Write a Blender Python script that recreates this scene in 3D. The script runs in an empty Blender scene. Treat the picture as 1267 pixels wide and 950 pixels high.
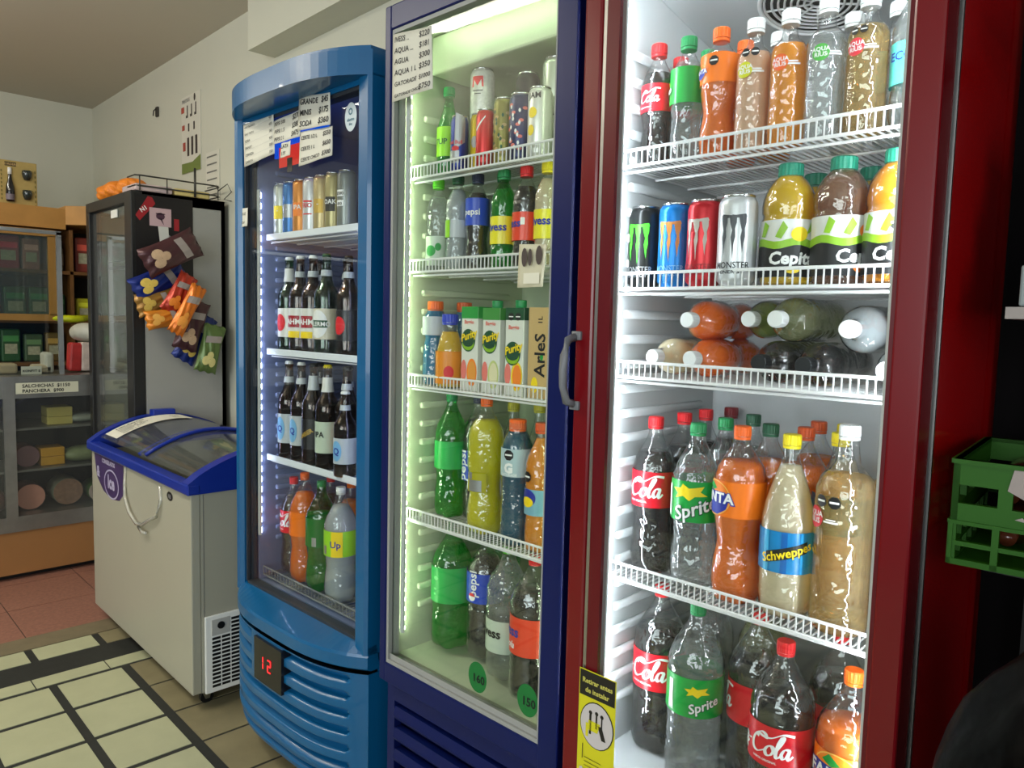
import bpy, bmesh, math, random
from mathutils import Vector, Matrix
C = bpy.context.scene.collection
sc = bpy.context.scene
R = math.radians
random.seed(7)

# ---------------------------------------------------------------- camera, world, lights, exposure
FL, YAW, PITCH, ROLL, EYE = 925.0, R(45.7), R(4.77), R(1.4), 1.5
f = Vector((-math.sin(YAW)*math.cos(PITCH), math.cos(YAW)*math.cos(PITCH), -math.sin(PITCH)))
r0 = Vector((math.cos(YAW), math.sin(YAW), 0)); u0 = r0.cross(f)
rr = math.cos(ROLL)*r0 + math.sin(ROLL)*u0; uu = -math.sin(ROLL)*r0 + math.cos(ROLL)*u0
cd = bpy.data.cameras.new('camera'); cam = bpy.data.objects.new('camera', cd); C.objects.link(cam)
cam.matrix_world = Matrix(((rr.x, uu.x, -f.x, 0), (rr.y, uu.y, -f.y, 0), (rr.z, uu.z, -f.z, EYE), (0, 0, 0, 1)))
cd.sensor_fit = 'HORIZONTAL'; cd.sensor_width = 36; cd.lens = FL/1267*36; cd.clip_start = 0.02
sc.camera = cam
w = bpy.data.worlds.new('world'); sc.world = w; w.use_nodes = True
w.node_tree.nodes['Background'].inputs[0].default_value = (0.75, 0.8, 0.78, 1)
w.node_tree.nodes['Background'].inputs[1].default_value = 0.22
sc.view_settings.view_transform = 'Standard'; sc.view_settings.look = 'None'
sc.view_settings.exposure = 0.0; sc.view_settings.gamma = 1.0; sc.view_settings.use_curve_mapping = False
sc.cycles.max_bounces = 9; sc.cycles.transparent_max_bounces = 24; sc.cycles.transmission_bounces = 8
sc.cycles.diffuse_bounces = 3; sc.cycles.glossy_bounces = 3; sc.cycles.caustics_reflective = False; sc.cycles.caustics_refractive = False
sc.cycles.sample_clamp_indirect = 3.0
def area(name, loc, rot, sx, sy, power, col):
    l = bpy.data.lights.new(name, 'AREA'); l.shape = 'RECTANGLE'; l.size = sx; l.size_y = sy; l.energy = power; l.color = col
    o = bpy.data.objects.new(name, l); C.objects.link(o); o.location = loc; o.rotation_euler = rot; return o
area('ceiling_lamp_shop', (-2.9, -0.2, 2.95), (0, 0, 0), 1.2, 0.2, 28, (1.0, 0.97, 0.84))
area('ceiling_lamp_back', (-4.9, -0.6, 2.95), (0, 0, 0), 1.2, 0.2, 28, (1.0, 0.96, 0.84))
area('ceiling_fill', (-3.6, -1.3, 2.35), (R(180), 0, 0), 0.6, 0.6, 105, (1.0, 0.95, 0.86))  # added upward fill that brightens the ceiling, no fixture hangs there
area('wall_fill', (0.5, -4.4, 1.9), (R(86), 0, R(14)), 3.6, 2.0, 150, (0.9, 0.97, 1.0))  # added cool fill behind the camera that brightens the walls
area('red_side_fill', (2.6, -1.6, 1.7), (R(90), 0, R(70)), 1.4, 1.8, 44, (0.95, 0.98, 1.0))  # added side fill that brightens the red cooler's right panel

# ---------------------------------------------------------------- materials
MATS = {}
def lin(c):
    return tuple((x/12.92 if x <= .04045 else ((x+.055)/1.055)**2.4) for x in c)
def mat(name, rgb, rough=.5, metal=0, spec=.5, noise=0, nscale=20, bump=0, bscale=60, coat=0, emit=0, trans=0, ior=1.45, alpha=1):
    if name in MATS: return MATS[name]
    m = bpy.data.materials.new(name); m.use_nodes = True; nt = m.node_tree; b = nt.nodes['Principled BSDF']
    col = lin([x/255 for x in rgb]) + (1,)
    b.inputs['Base Color'].default_value = col; b.inputs['Roughness'].default_value = rough; b.inputs['Metallic'].default_value = metal
    b.inputs['Specular IOR Level'].default_value = spec; b.inputs['IOR'].default_value = ior
    b.inputs['Coat Weight'].default_value = coat; b.inputs['Transmission Weight'].default_value = trans; b.inputs['Alpha'].default_value = alpha
    if emit: b.inputs['Emission Color'].default_value = col; b.inputs['Emission Strength'].default_value = emit
    tc = nt.nodes.new('ShaderNodeTexCoord')
    if noise:
        n = nt.nodes.new('ShaderNodeTexNoise'); n.inputs['Scale'].default_value = nscale; n.inputs['Detail'].default_value = 5
        nt.links.new(tc.outputs['Object'], n.inputs['Vector'])
        mx = nt.nodes.new('ShaderNodeMix'); mx.data_type = 'RGBA'
        mx.inputs[6].default_value = tuple(c*(1-noise) for c in col[:3])+(1,); mx.inputs[7].default_value = tuple(min(1, c*(1+noise)) for c in col[:3])+(1,)
        nt.links.new(n.outputs['Fac'], mx.inputs[0]); nt.links.new(mx.outputs[2], b.inputs['Base Color'])
    if bump:
        n = nt.nodes.new('ShaderNodeTexNoise'); n.inputs['Scale'].default_value = bscale
        nt.links.new(tc.outputs['Object'], n.inputs['Vector'])
        bp = nt.nodes.new('ShaderNodeBump'); bp.inputs['Strength'].default_value = bump; bp.inputs['Distance'].default_value = .004
        nt.links.new(n.outputs['Fac'], bp.inputs['Height']); nt.links.new(bp.outputs['Normal'], b.inputs['Normal'])
    MATS[name] = m; return m
def wavy(nt, strength, scale, nodes):
    tc = nt.nodes.new('ShaderNodeTexCoord'); n = nt.nodes.new('ShaderNodeTexNoise'); n.inputs['Scale'].default_value = scale; n.inputs['Detail'].default_value = 1
    nt.links.new(tc.outputs['Object'], n.inputs['Vector']); bp = nt.nodes.new('ShaderNodeBump'); bp.inputs['Strength'].default_value = strength; bp.inputs['Distance'].default_value = .01
    nt.links.new(n.outputs['Fac'], bp.inputs['Height'])
    for q in nodes: nt.links.new(bp.outputs['Normal'], q.inputs['Normal'])
def clearmat(name, tint, gloss=1.0, ior=1.5, rough=.03, haze=0.0, bump=0, bs=60):
    """thin clear sheet: tinted transparency with a fresnel reflection"""
    if name in MATS: return MATS[name]
    m = bpy.data.materials.new(name); m.use_nodes = True; nt = m.node_tree; nt.nodes.clear()
    o = nt.nodes.new('ShaderNodeOutputMaterial'); t = nt.nodes.new('ShaderNodeBsdfTransparent'); g = nt.nodes.new('ShaderNodeBsdfGlossy')
    t.inputs[0].default_value = tuple(tint)+(1,); g.inputs['Roughness'].default_value = rough
    f0 = ((ior-1)/(ior+1))**2
    if bump: wavy(nt, bump, bs, [g])
    lw = nt.nodes.new('ShaderNodeLayerWeight'); lw.inputs[0].default_value = .5
    pw = nt.nodes.new('ShaderNodeMath'); pw.operation = 'POWER'; pw.inputs[1].default_value = 5; nt.links.new(lw.outputs['Facing'], pw.inputs[0])
    mu = nt.nodes.new('ShaderNodeMath'); mu.operation = 'MULTIPLY_ADD'; mu.use_clamp = True; mu.inputs[1].default_value = (1-f0)*gloss; mu.inputs[2].default_value = f0*gloss
    nt.links.new(pw.outputs[0], mu.inputs[0])
    mx = nt.nodes.new('ShaderNodeMixShader'); nt.links.new(mu.outputs[0], mx.inputs[0])
    last = t.outputs[0]
    if haze:
        d = nt.nodes.new('ShaderNodeBsdfDiffuse'); d.inputs[0].default_value = (.9, .9, .9, 1)
        m2 = nt.nodes.new('ShaderNodeMixShader'); m2.inputs[0].default_value = haze
        nt.links.new(t.outputs[0], m2.inputs[1]); nt.links.new(d.outputs[0], m2.inputs[2]); last = m2.outputs[0]
    nt.links.new(last, mx.inputs[1]); nt.links.new(g.outputs[0], mx.inputs[2]); nt.links.new(mx.outputs[0], o.inputs[0])
    MATS[name] = m; return m
def milky(name, rgb, tl=.5, rough=.25):
    """cloudy drink: diffuse plus translucent with a wet surface"""
    if name in MATS: return MATS[name]
    m = bpy.data.materials.new(name); m.use_nodes = True; nt = m.node_tree; b = nt.nodes['Principled BSDF']
    col = lin([x/255 for x in rgb]) + (1,); b.inputs['Base Color'].default_value = col; b.inputs['Roughness'].default_value = rough
    t = nt.nodes.new('ShaderNodeBsdfTranslucent'); t.inputs[0].default_value = col
    mx = nt.nodes.new('ShaderNodeMixShader'); mx.inputs[0].default_value = tl; o = nt.nodes['Material Output']
    nt.links.new(b.outputs[0], mx.inputs[1]); nt.links.new(t.outputs[0], mx.inputs[2]); nt.links.new(mx.outputs[0], o.inputs[0])
    MATS[name] = m; return m
def liquid(name, tint, mix=.4, ior=1.33, haze=.15):
    """clear drink: part straight-through, part refracted"""
    if name in MATS: return MATS[name]
    m = bpy.data.materials.new(name); m.use_nodes = True; nt = m.node_tree; nt.nodes.clear()
    c = tuple(math.sqrt(q) for q in lin([x/255 for x in tint]))+(1,); o = nt.nodes.new('ShaderNodeOutputMaterial'); t = nt.nodes.new('ShaderNodeBsdfTransparent'); g = nt.nodes.new('ShaderNodeBsdfGlass')
    t.inputs[0].default_value = c; g.inputs['Color'].default_value = c; g.inputs['IOR'].default_value = ior; g.inputs['Roughness'].default_value = .02
    wavy(nt, .5, 38, [g]); mx = nt.nodes.new('ShaderNodeMixShader'); mx.inputs[0].default_value = mix; nt.links.new(t.outputs[0], mx.inputs[1]); nt.links.new(g.outputs[0], mx.inputs[2])
    d = nt.nodes.new('ShaderNodeBsdfDiffuse'); d.inputs[0].default_value = c; tl = nt.nodes.new('ShaderNodeBsdfTranslucent'); tl.inputs[0].default_value = c  # pale haze stands in for bright liner light refracted through the drink
    m2 = nt.nodes.new('ShaderNodeMixShader'); m2.inputs[0].default_value = .5; nt.links.new(d.outputs[0], m2.inputs[1]); nt.links.new(tl.outputs[0], m2.inputs[2])
    m3 = nt.nodes.new('ShaderNodeMixShader'); m3.inputs[0].default_value = haze; nt.links.new(mx.outputs[0], m3.inputs[1]); nt.links.new(m2.outputs[0], m3.inputs[2]); nt.links.new(m3.outputs[0], o.inputs[0])
    MATS[name] = m; return m
def glow(name, rgb, s):
    if name in MATS: return MATS[name]
    m = bpy.data.materials.new(name); m.use_nodes = True; nt = m.node_tree; nt.nodes.clear()
    o = nt.nodes.new('ShaderNodeOutputMaterial'); e = nt.nodes.new('ShaderNodeEmission')
    e.inputs[0].default_value = lin([x/255 for x in rgb])+(1,); e.inputs[1].default_value = s; nt.links.new(e.outputs[0], o.inputs[0])
    MATS[name] = m; return m
glass = clearmat('door_glass', (.96, .98, .97), .8, 1.45, .01)
oldglass = clearmat('display_glass', (.75, .8, .76), 1.0, 1.5, .03, .05)
pet = clearmat('clear_plastic', (.96, .97, .97), 2.6, 1.5, .05, .015, .55, 55)
petg = clearmat('green_plastic', (.30, .84, .42), 2.4, 1.5, .05, 0, .5, 50)
beerg = clearmat('brown_glass', (.5, .26, .12), 1.8, 1.5, .04)
beergr = clearmat('green_glass', (.25, .5, .28), 1.8, 1.5, .04)
white = mat('white_plastic', (235, 236, 232), .4)
black = mat('black_plastic', (14, 14, 15), .45, noise=.2)
alu = mat('aluminium', (190, 190, 188), .3, 1, noise=.15, nscale=8)
silver = mat('can_metal', (205, 205, 205), .25, 1)
paper = mat('paper', (214, 212, 198), .7, noise=.05, nscale=12, bump=.2, bscale=25)
ink = mat('marker_ink', (18, 18, 22), .6)

# ---------------------------------------------------------------- mesh helpers
def link(name, me, m, parent=None, loc=None, smooth=False):
    o = bpy.data.objects.new(name, me); C.objects.link(o)
    if m is not None:
        for x in (m if isinstance(m, (list, tuple)) else [m]): me.materials.append(x)
    if smooth:
        for p in me.polygons: p.use_smooth = True
    if parent is not None: o.parent = parent
    if loc is not None: o.location = loc
    return o
class MB:
    def __init__(s): s.v = []; s.f = []; s.mi = []; s.k = 0
    def add(s, vs, fs):
        n = len(s.v); s.v += [tuple(v) for v in vs]
        for q in fs: s.f.append([i+n for i in q]); s.mi.append(s.k)
        return s
    def box(s, a, b, bev=0):
        (x0, y0, z0), (x1, y1, z1) = a, b
        if bev:
            bm = bmesh.new(); bmesh.ops.create_cube(bm, size=1)
            for v in bm.verts: v.co = Vector(((x0+x1)/2+v.co.x*(x1-x0), (y0+y1)/2+v.co.y*(y1-y0), (z0+z1)/2+v.co.z*(z1-z0)))
            bmesh.ops.bevel(bm, geom=bm.edges[:], offset=bev, segments=2, affect='EDGES', profile=.5)
            bm.verts.index_update(); s.add([v.co for v in bm.verts], [[v.index for v in f_.verts] for f_ in bm.faces]); bm.free(); return s
        return s.add([(x0,y0,z0),(x1,y0,z0),(x1,y1,z0),(x0,y1,z0),(x0,y0,z1),(x1,y0,z1),(x1,y1,z1),(x0,y1,z1)],
                     [(0,3,2,1),(4,5,6,7),(0,1,5,4),(1,2,6,5),(2,3,7,6),(3,0,4,7)])
    def prism(s, pts, z0, z1):       # outline in x,y extruded in z
        n = len(pts); s.add([(x, y, z0) for x, y in pts]+[(x, y, z1) for x, y in pts],
            [list(range(n))[::-1], list(range(n, 2*n))]+[(i, (i+1) % n, n+(i+1) % n, n+i) for i in range(n)]); return s
    def prism_x(s, pts, x0, x1):     # outline in y,z extruded in x
        n = len(pts); s.add([(x0, y, z) for y, z in pts]+[(x1, y, z) for y, z in pts],
            [list(range(n)), list(range(n, 2*n))[::-1]]+[(i, n+i, n+(i+1) % n, (i+1) % n) for i in range(n)]); return s
    def tube(s, pts, r, n=6, closed=False):
        P = [Vector(p) for p in pts]; N = len(P); vs = []; fs = []
        for i, p in enumerate(P):
            if closed: t = P[(i+1) % N]-P[i-1]
            else: t = P[min(i+1, N-1)]-P[max(i-1, 0)]
            t.normalize(); a = t.cross(Vector((0, 0, 1)) if abs(t.z) < .9 else Vector((1, 0, 0))).normalized(); b = t.cross(a)
            for k in range(n):
                an = 2*math.pi*k/n+math.pi/n; vs.append(p+a*r*math.cos(an)+b*r*math.sin(an))
        for i in range(N if closed else N-1):
            j = (i+1) % N
            for k in range(n): fs.append((i*n+k, i*n+(k+1) % n, j*n+(k+1) % n, j*n+k))
        if not closed: fs += [list(range(n))[::-1], [(N-1)*n+k for k in range(n)]]
        return s.add(vs, fs)
    def lathe(s, prof, n=24, c=(0, 0, 0), mod=None, caps=True):
        vs = []; fs = []
        for z, q in prof:
            for k in range(n):
                a = 2*math.pi*k/n; q2 = q*(mod(z, a) if mod else 1); vs.append((c[0]+q2*math.sin(a), c[1]-q2*math.cos(a), c[2]+z))
        for i in range(len(prof)-1):
            for k in range(n): fs.append((i*n+k, i*n+(k+1) % n, (i+1)*n+(k+1) % n, (i+1)*n+k))
        if caps: fs += [list(range(n))[::-1], [(len(prof)-1)*n+k for k in range(n)]]
        return s.add(vs, fs)
    def build(s, name, m, parent=None, loc=None, smooth=False):
        me = bpy.data.meshes.new(name); me.from_pydata(s.v, [], s.f); me.validate()
        o = link(name, me, m, parent, loc, smooth)
        if isinstance(m, (list, tuple)):
            for p, k in zip(me.polygons, s.mi): p.material_index = k
        return o
def tag(o, label=None, cat=None, group=None, kind=None):
    if label: o['label'] = label
    if cat: o['category'] = cat
    if group: o['group'] = group
    if kind: o['kind'] = kind
    return o
def empty(name, loc, rz=0, label=None, cat=None, group=None):
    o = bpy.data.objects.new(name, None); C.objects.link(o); o.location = loc; o.rotation_euler = (0, 0, rz)
    return tag(o, label, cat, group)
def struct(o): o['kind'] = 'structure'; return o
class Frame:
    def __init__(s, x, y, yaw): s.o = Vector((x, y, 0)); s.a = R(yaw)
    def w(s, lx, ly, z): c, n = math.cos(s.a), math.sin(s.a); return (s.o.x+lx*c-ly*n, s.o.y+lx*n+ly*c, z)

# flat artwork: 2-D shapes mapped onto a plane or wrapped round a cylinder
def cyl(rad, a0, zc, off=.0009, tilt=0, zr=None):
    ct, st = math.cos(tilt), math.sin(tilt)
    def g(u, v):
        u, v = u*ct-v*st, u*st+v*ct; a = R(a0)+u/rad; q = rad+off
        return (q*math.sin(a), -q*math.cos(a), zc+v)
    g.wrap = True; return g
def plane(o, ux, uy, off=0):
    o = Vector(o); ux = Vector(ux); uy = Vector(uy); n = ux.cross(uy).normalized()
    def g(u, v): return tuple(o+ux*u+uy*v+n*off)
    g.wrap = False; return g
def art_bm(bm, g, name, m, parent, cut=.005):
    if g.wrap and bm.verts:
        xs = [v.co.x for v in bm.verts]; x = min(xs)+cut
        while x < max(xs):
            bmesh.ops.bisect_plane(bm, geom=bm.verts[:]+bm.edges[:]+bm.faces[:], plane_co=(x, 0, 0), plane_no=(1, 0, 0)); x += cut
    for v in bm.verts: v.co = Vector(g(v.co.x, v.co.y))
    me = bpy.data.meshes.new(name); bm.to_mesh(me); bm.free(); return link(name, me, m, parent)
def poly(pts, g, name, m, parent):
    bm = bmesh.new(); bm.faces.new([bm.verts.new((x, y, 0)) for x, y in pts]); bmesh.ops.triangulate(bm, faces=bm.faces[:]); return art_bm(bm, g, name, m, parent)
def polys(L, g, name, m, parent):
    bm = bmesh.new()
    for pts in L: bm.faces.new([bm.verts.new((x, y, 0)) for x, y in pts])
    bmesh.ops.triangulate(bm, faces=bm.faces[:]); return art_bm(bm, g, name, m, parent)
def disc(cx, cy, rx, ry, n=24): return [(cx+rx*math.cos(2*math.pi*k/n), cy+ry*math.sin(2*math.pi*k/n)) for k in range(n)]
def rect(x0, y0, x1, y1): return [(x0, y0), (x1, y0), (x1, y1), (x0, y1)]
def txtbm(lines, bold=0, shear=0):
    """lines: (string, size, x, y, align)"""
    bm = bmesh.new()
    for t, size, x, y, al in lines:
        c = bpy.data.curves.new('t', 'FONT'); c.body = t; c.size = size; c.shear = shear; c.offset = bold*size; c.align_x = al; c.resolution_u = 2
        o = bpy.data.objects.new('t', c); C.objects.link(o); bpy.context.view_layer.update()
        me = bpy.data.meshes.new_from_object(o.evaluated_get(bpy.context.evaluated_depsgraph_get()))
        me.transform(Matrix.Translation((x, y, 0))); bm.from_mesh(me); bpy.data.objects.remove(o); bpy.data.curves.remove(c); bpy.data.meshes.remove(me)
    return bm
def text(t, size, g, m, parent, name='lettering', bold=.02, shear=0, sx=1, lines=None):
    bm = txtbm(lines or [(t, size, 0, -size*.35, 'CENTER')], bold, shear)
    for v in bm.verts: v.co.x *= sx
    return art_bm(bm, g, name, m, parent)
def smooth_line(P, k=5):
    out = []
    for i in range(len(P)-1):
        a, b, c, d = P[max(i-1, 0)], P[i], P[i+1], P[min(i+2, len(P)-1)]
        for j in range(k):
            t = j/k
            out.append(tuple(.5*(2*b[q]+(c[q]-a[q])*t+(2*a[q]-5*b[q]+4*c[q]-d[q])*t*t+(3*b[q]-a[q]-3*c[q]+d[q])*t**3) for q in (0, 1)))
    return out+[P[-1]]
def ribbons(strokes, g, name, m, parent, w0=.03, w1=.1, pen=.6, scale=1, dx=0, dy=0):
    mb = MB()
    for P in strokes:
        Q = smooth_line(P); vs = []
        for i, p in enumerate(Q):
            a = Q[max(i-1, 0)]; b = Q[min(i+1, len(Q)-1)]; tx, ty = b[0]-a[0], b[1]-a[1]; L = math.hypot(tx, ty) or 1; tx /= L; ty /= L
            wd = w0+w1*abs(math.sin(math.atan2(ty, tx)-pen))
            for s_ in (-1, 1): vs.append(g((p[0]-ty*wd/2*s_)*scale+dx, (p[1]+tx*wd/2*s_)*scale+dy))
        mb.add(vs, [(2*i, 2*i+2, 2*i+3, 2*i+1) for i in range(len(Q)-1)])
    return mb.build(name, m, parent)
def coca_strokes():
    Cc = [(.78, .82), (.74, 1.02), (.5, 1.1), (.2, .85), (.06, .45), (.14, .1), (.42, .0), (.8, .25)]
    o = [(.42, .52), (.2, .5), (.06, .25), (.14, .02), (.34, .05), (.46, .3), (.36, .52), (.5, .4)]
    c = [(.42, .42), (.36, .53), (.16, .45), (.05, .2), (.16, .0), (.44, .15)]
    a = [(.4, .5), (.18, .5), (.06, .22), (.15, .02), (.3, .12), (.42, .5), (.38, .1), (.46, .0), (.62, .2)]
    l = [(.0, .15), (.28, .75), (.36, 1.05), (.26, 1.1), (.14, .7), (.1, .15), (.2, .0), (.38, .2)]
    S = []; x = 0
    def put(P, dx): S.append([(p[0]+dx+p[1]*.12, p[1]) for p in P])
    put(Cc, 0); put(o, .78); put(c, 1.25); put(a, 1.68); S.append([(2.25, .35), (2.55, .42)])
    put(Cc, 2.6); put(o, 3.36); put(l, 3.85); put(a, 4.15)
    S.append([(3.0, .75), (3.1, .95), (3.35, .9), (3.75, .95), (4.3, 1.25), (4.85, 1.2)]); S.append([(.4, .02), (.9, -.3), (1.6, -.12), (2.2, -.22)])
    return S

# ---------------------------------------------------------------- the room
wallm = mat('wall_paint', (206, 206, 190), .75, noise=.06, nscale=1.6, bump=.25, bscale=30)
ceilm = mat('ceiling_paint', (196, 190, 176), .85, noise=.04, nscale=1.2)
struct(MB().box((-6.6, 1.75, 0), (2.2, 1.95, 3.03)).build('wall_right', wallm))
struct(MB().box((-6.6, -5.0, 0), (-6.43, 1.75, 3.03)).build('wall_left', wallm))
struct(MB().box((-6.6, -5.0, 3.03), (2.2, 1.95, 3.15)).build('ceiling', ceilm))
struct(MB().box((-3.48, 1.615, 2.735), (2.2, 1.75, 3.03)).build('trim_1', wallm))
# floor: cream tiles set between dark strips, grey-brown tiles by the coolers, pink terrazzo behind
grout = mat('floor_dark_strips', (38, 40, 38), .55, noise=.3, nscale=30)
cream = mat('floor_cream_tile', (176, 178, 146), .35, noise=.10, nscale=9, bump=.1)
brownt = mat('floor_brown_tile', (128, 120, 92), .5, noise=.32, nscale=7, bump=.1)
terr = mat('floor_terrazzo', (140, 98, 84), .45, noise=.45, nscale=60)
curb = mat('floor_grey_sill', (112, 102, 80), .6, noise=.3, nscale=14)
fl = MB(); fl.k = 0; fl.box((-6.6, -5.0, -.1), (2.2, 1.95, 0))
def tile(x0, y0, x1, y1, k, h=.0025):
    fl.k = k; fl.box((x0, y0, .0), (x1, y1, h))
ybars = [(.967-.267*i, .998-.267*i) for i in range(14)]
xr = [-3.327, -3.073, -2.805, -2.54, -2.275, -2.01, -1.745, -1.48, -1.215, -.95, -.685, -.42, -.155, .11]
for i in range(len(xr)-1):
    for j in range(len(ybars)-1):
        tile(xr[i]+.012, ybars[j+1][1], xr[i+1]-.012, ybars[j][0], 1)
for j in range(len(ybars)-1): tile(-3.752, ybars[j+1][1], -3.612, ybars[j][0], 1)
for j in range(16): tile(-3.43, -.3+.27*(j-9)+.155, -3.34, -.3+.27*(j-8)+.15, 1)
tile(-3.43, 1.44, -3.34, 1.75, 1); tile(-3.752, .998, -3.612, 1.2, 3); tile(-3.9, -5, -3.757, 1.95, 4, .0045)
for i in range(len(xr)-1):
    tile(xr[i]+.006, 1.003, xr[i+1]-.006, 1.27, 3); tile(xr[i]+.006, 1.276, xr[i+1]-.006, 1.75, 3)
k = -5.0
while k < 1.7:
    for x in (-4.31, -4.72, -5.13, -5.54, -5.95, -6.36): tile(x+.002, k+.002, x+.408, k+.408, 2)
    k += .41
struct(fl.build('floor', [grout, cream, terr, brownt, curb]))

# ---------------------------------------------------------------- the three glass door coolers
FRed = Frame(-.939, 1.08, 2.0); FNavy = Frame(-1.623, 1.113, 2.0); FBlue = Frame(-2.548, 1.14, 2.0)
redp = mat('red_enamel', (176, 6, 12), .22, coat=.4, noise=.08, nscale=3); redd = mat('dark_red_plastic', (92, 8, 20), .3)
navy = mat('navy_enamel', (8, 22, 80), .36, spec=.3, coat=.0, noise=.08, nscale=4); bluep = mat('blue_enamel', (6, 88, 138), .32, coat=.3, noise=.06, nscale=4)
liner = mat('white_liner', (196, 199, 200), .35, bump=.03, bscale=12); linerb = mat('pale_blue_liner', (118, 128, 160), .4)
rubber = mat('grey_gasket', (150, 152, 150), .6); wirem = mat('white_wire_coating', (236, 236, 236), .35)
led_w = glow('led_white', (236, 246, 255), 105); led_y = glow('led_warm', (232, 255, 214), 54); led_b = glow('led_cool', (205, 215, 255), 34)

def cabinet(root, m, W, y0, D, zb, H, x0=0):
    b = MB(); t = .012
    b.box((x0, y0, zb), (x0+t, D, H)); b.box((W-t, y0, zb), (W, D, H)); b.box((x0, D-t, zb), (W, D, H)); b.box((x0, y0, H-t), (W, D, H)); b.box((x0, y0, zb), (W, D, zb+t))
    return b.build('cabinet', m, root)
def lining(root, m, x0, x1, y0, y1, z0, z1, ribs=True, pitch=.05, zr=None):
    b = MB(); t = .015
    b.box((x0-t, y0, z0), (x0, y1, z1)); b.box((x1, y0, z0), (x1+t, y1, z1)); b.box((x0-t, y1, z0-t), (x1+t, y1+t, z1+t))
    b.box((x0-t, y0, z0-t), (x1+t, y1, z0)); b.box((x0-t, y0, z1), (x1+t, y1, z1+t))
    o = b.build('liner', m, root)
    if ribs:
        for xa, xb in ((x0-.002, x0+.011), (x1-.011, x1+.002)):
            b = MB(); z = zr[0]
            while z < zr[1]: b.box((xa, y0+.06, z-.009), (xb, y1-.06, z+.009), bev=.0055); z += pitch
            b.build('wall_ribs', m, root, smooth=True)
    return o
def wire_shelf(root, x0, x1, y0, y1, z, rail=.030, pitch=.0125, m=None):
    b = MB(); r = .0016
    b.tube([(x0, y0, z+rail), (x1, y0, z+rail)], .0030); b.tube([(x0, y0, z), (x1, y0, z)], .0030)
    b.tube([(x0, y0+.012, z-.009), (x1, y0+.012, z-.009)], .0026)
    n = int((x1-x0)/pitch)
    for i in range(n+1):
        x = x0+(x1-x0)*i/n; b.tube([(x, y0, z+rail), (x, y0, z)], r, 4); b.tube([(x, y0, z+.001), (x, y1, z+.001)], r, 4)
    for q in (.33, .66, 1): b.tube([(x0, y0+(y1-y0)*q, z-.005), (x1, y0+(y1-y0)*q, z-.005)], .0030)
    for x in (x0, x1): b.tube([(x, y0, z+rail), (x, y0, z), (x, y1, z)], .0030)
    return b.build('wire_shelf', m or wirem, root)
def leds(root, pts, m, dot, pitch, wd=.009):
    for (a, b_) in pts:
        mb = MB(); A = Vector(a); B = Vector(b_); L = (B-A).length; n = max(1, int(L/pitch)); s = MB(); hs = wd/2
        d = (B-A).normalized(); e = Vector((1, 0, 0)) if abs(d.x) < .5 else Vector((0, 0, 1))
        def bx(M, p, q, h, y0, y1):
            lo = [min(p[i], q[i]) for i in range(3)]; hi = [max(p[i], q[i]) for i in range(3)]
            for i in range(3):
                if i == 1: continue
                if abs(e[i]) > .5: lo[i] -= h; hi[i] += h
            M.box((lo[0], p[1]+y0, lo[2]), (hi[0], p[1]+y1, hi[2]))
        bx(s, A, B, hs*1.5, 0, .006)
        st = s.build('led_strip', mat('led_carrier', (220, 222, 220), .4), root)
        for i in range(n):
            c = A+d*(L*(i+.5)/n); h = L/n*dot/2
            bx(mb, c-d*h, c+d*h, hs, .006, .0085)
        mb.build('light_dots', m, st)

# ---- red cooler
red = empty('drinks_cooler', FRed.o, FRed.a, 'bright red upright glass-door drinks cooler with a yellow warning sticker, rightmost of the three coolers', 'cooler')
cabinet(red, redp, .604, .07, .62, .1, 2.28)
MB().box((.0, .072, .0), (.604, .60, .1)).build('plinth', black, red)
lining(red, liner, .022, .582, .062, .50, .62, 2.2, zr=(.72, 2.06))
b = MB(); b.k = 0
b.box((0, 0, .42), (.042, .040, 2.26), bev=.006); b.box((.563, 0, .42), (.604, .058, 2.26), bev=.004); b.box((.04, 0, 2.17), (.565, .058, 2.26)); b.box((.04, 0, .42), (.565, .058, .60))
dr = b.build('door_frame', mat('door_red', (108, 6, 16), .25, coat=.05), red)
MB().box((.0425, .004, .6), (.0495, .03, 2.17)).build('edge_trim', alu, dr)
b = MB(); b.box((.050, .004, .6), (.077, .013, 2.17)); b.box((.077, .008, .6), (.563, .04, .612)); b.box((.557, .006, .6), (.564, .05, 2.17)); b.build('inner_frame', redd, dr)
MB().box((.052, .016, .612), (.558, .022, 2.17)).build('glass_pane', glass, dr)
MB().box((.004, .0585, .43), (.600, .068, .6)).box((.004, .0585, .43), (.02, .068, 2.25)).box((.588, .0585, .43), (.6, .068, 2.25)).build('gasket', black, dr)
b = MB(); b.box((.594, .0685, .1), (.606, .074, 2.28)); b.build('silver_edge', alu, red)
hb = MB(); hb.tube([(.004, 0, 1.345), (.002, -.022, 1.352), (.0, -.03, 1.38), (.0, -.032, 1.41), (.0, -.03, 1.44), (.002, -.022, 1.468), (.004, 0, 1.475)], .008, 8)
hb.box((-.004, -.006, 1.335), (.018, .002, 1.352), bev=.002); hb.box((-.004, -.006, 1.468), (.018, .002, 1.485), bev=.002)
hb.build('handle', mat('grey_handle', (112, 114, 118), .4), red, smooth=True)
RS = [1.80, 1.568, 1.398, .997]
for z in RS: wire_shelf(red, .026, .580, .09, .47, z)
leds(red, [((.053, .050, .66), (.053, .050, 2.12)), ((.545, .050, .66), (.545, .050, 2.12))], led_w, .92, .03, .007)
leds(red, [((.09, .055, 2.165), (.55, .055, 2.165))], led_w, .92, .03, .007)
b = MB(); b.prism_x([(.20, 2.155), (.50, 2.095), (.50, 2.2), (.20, 2.2)], .023, .581); fh = b.build('fan_housing', liner, red)
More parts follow.
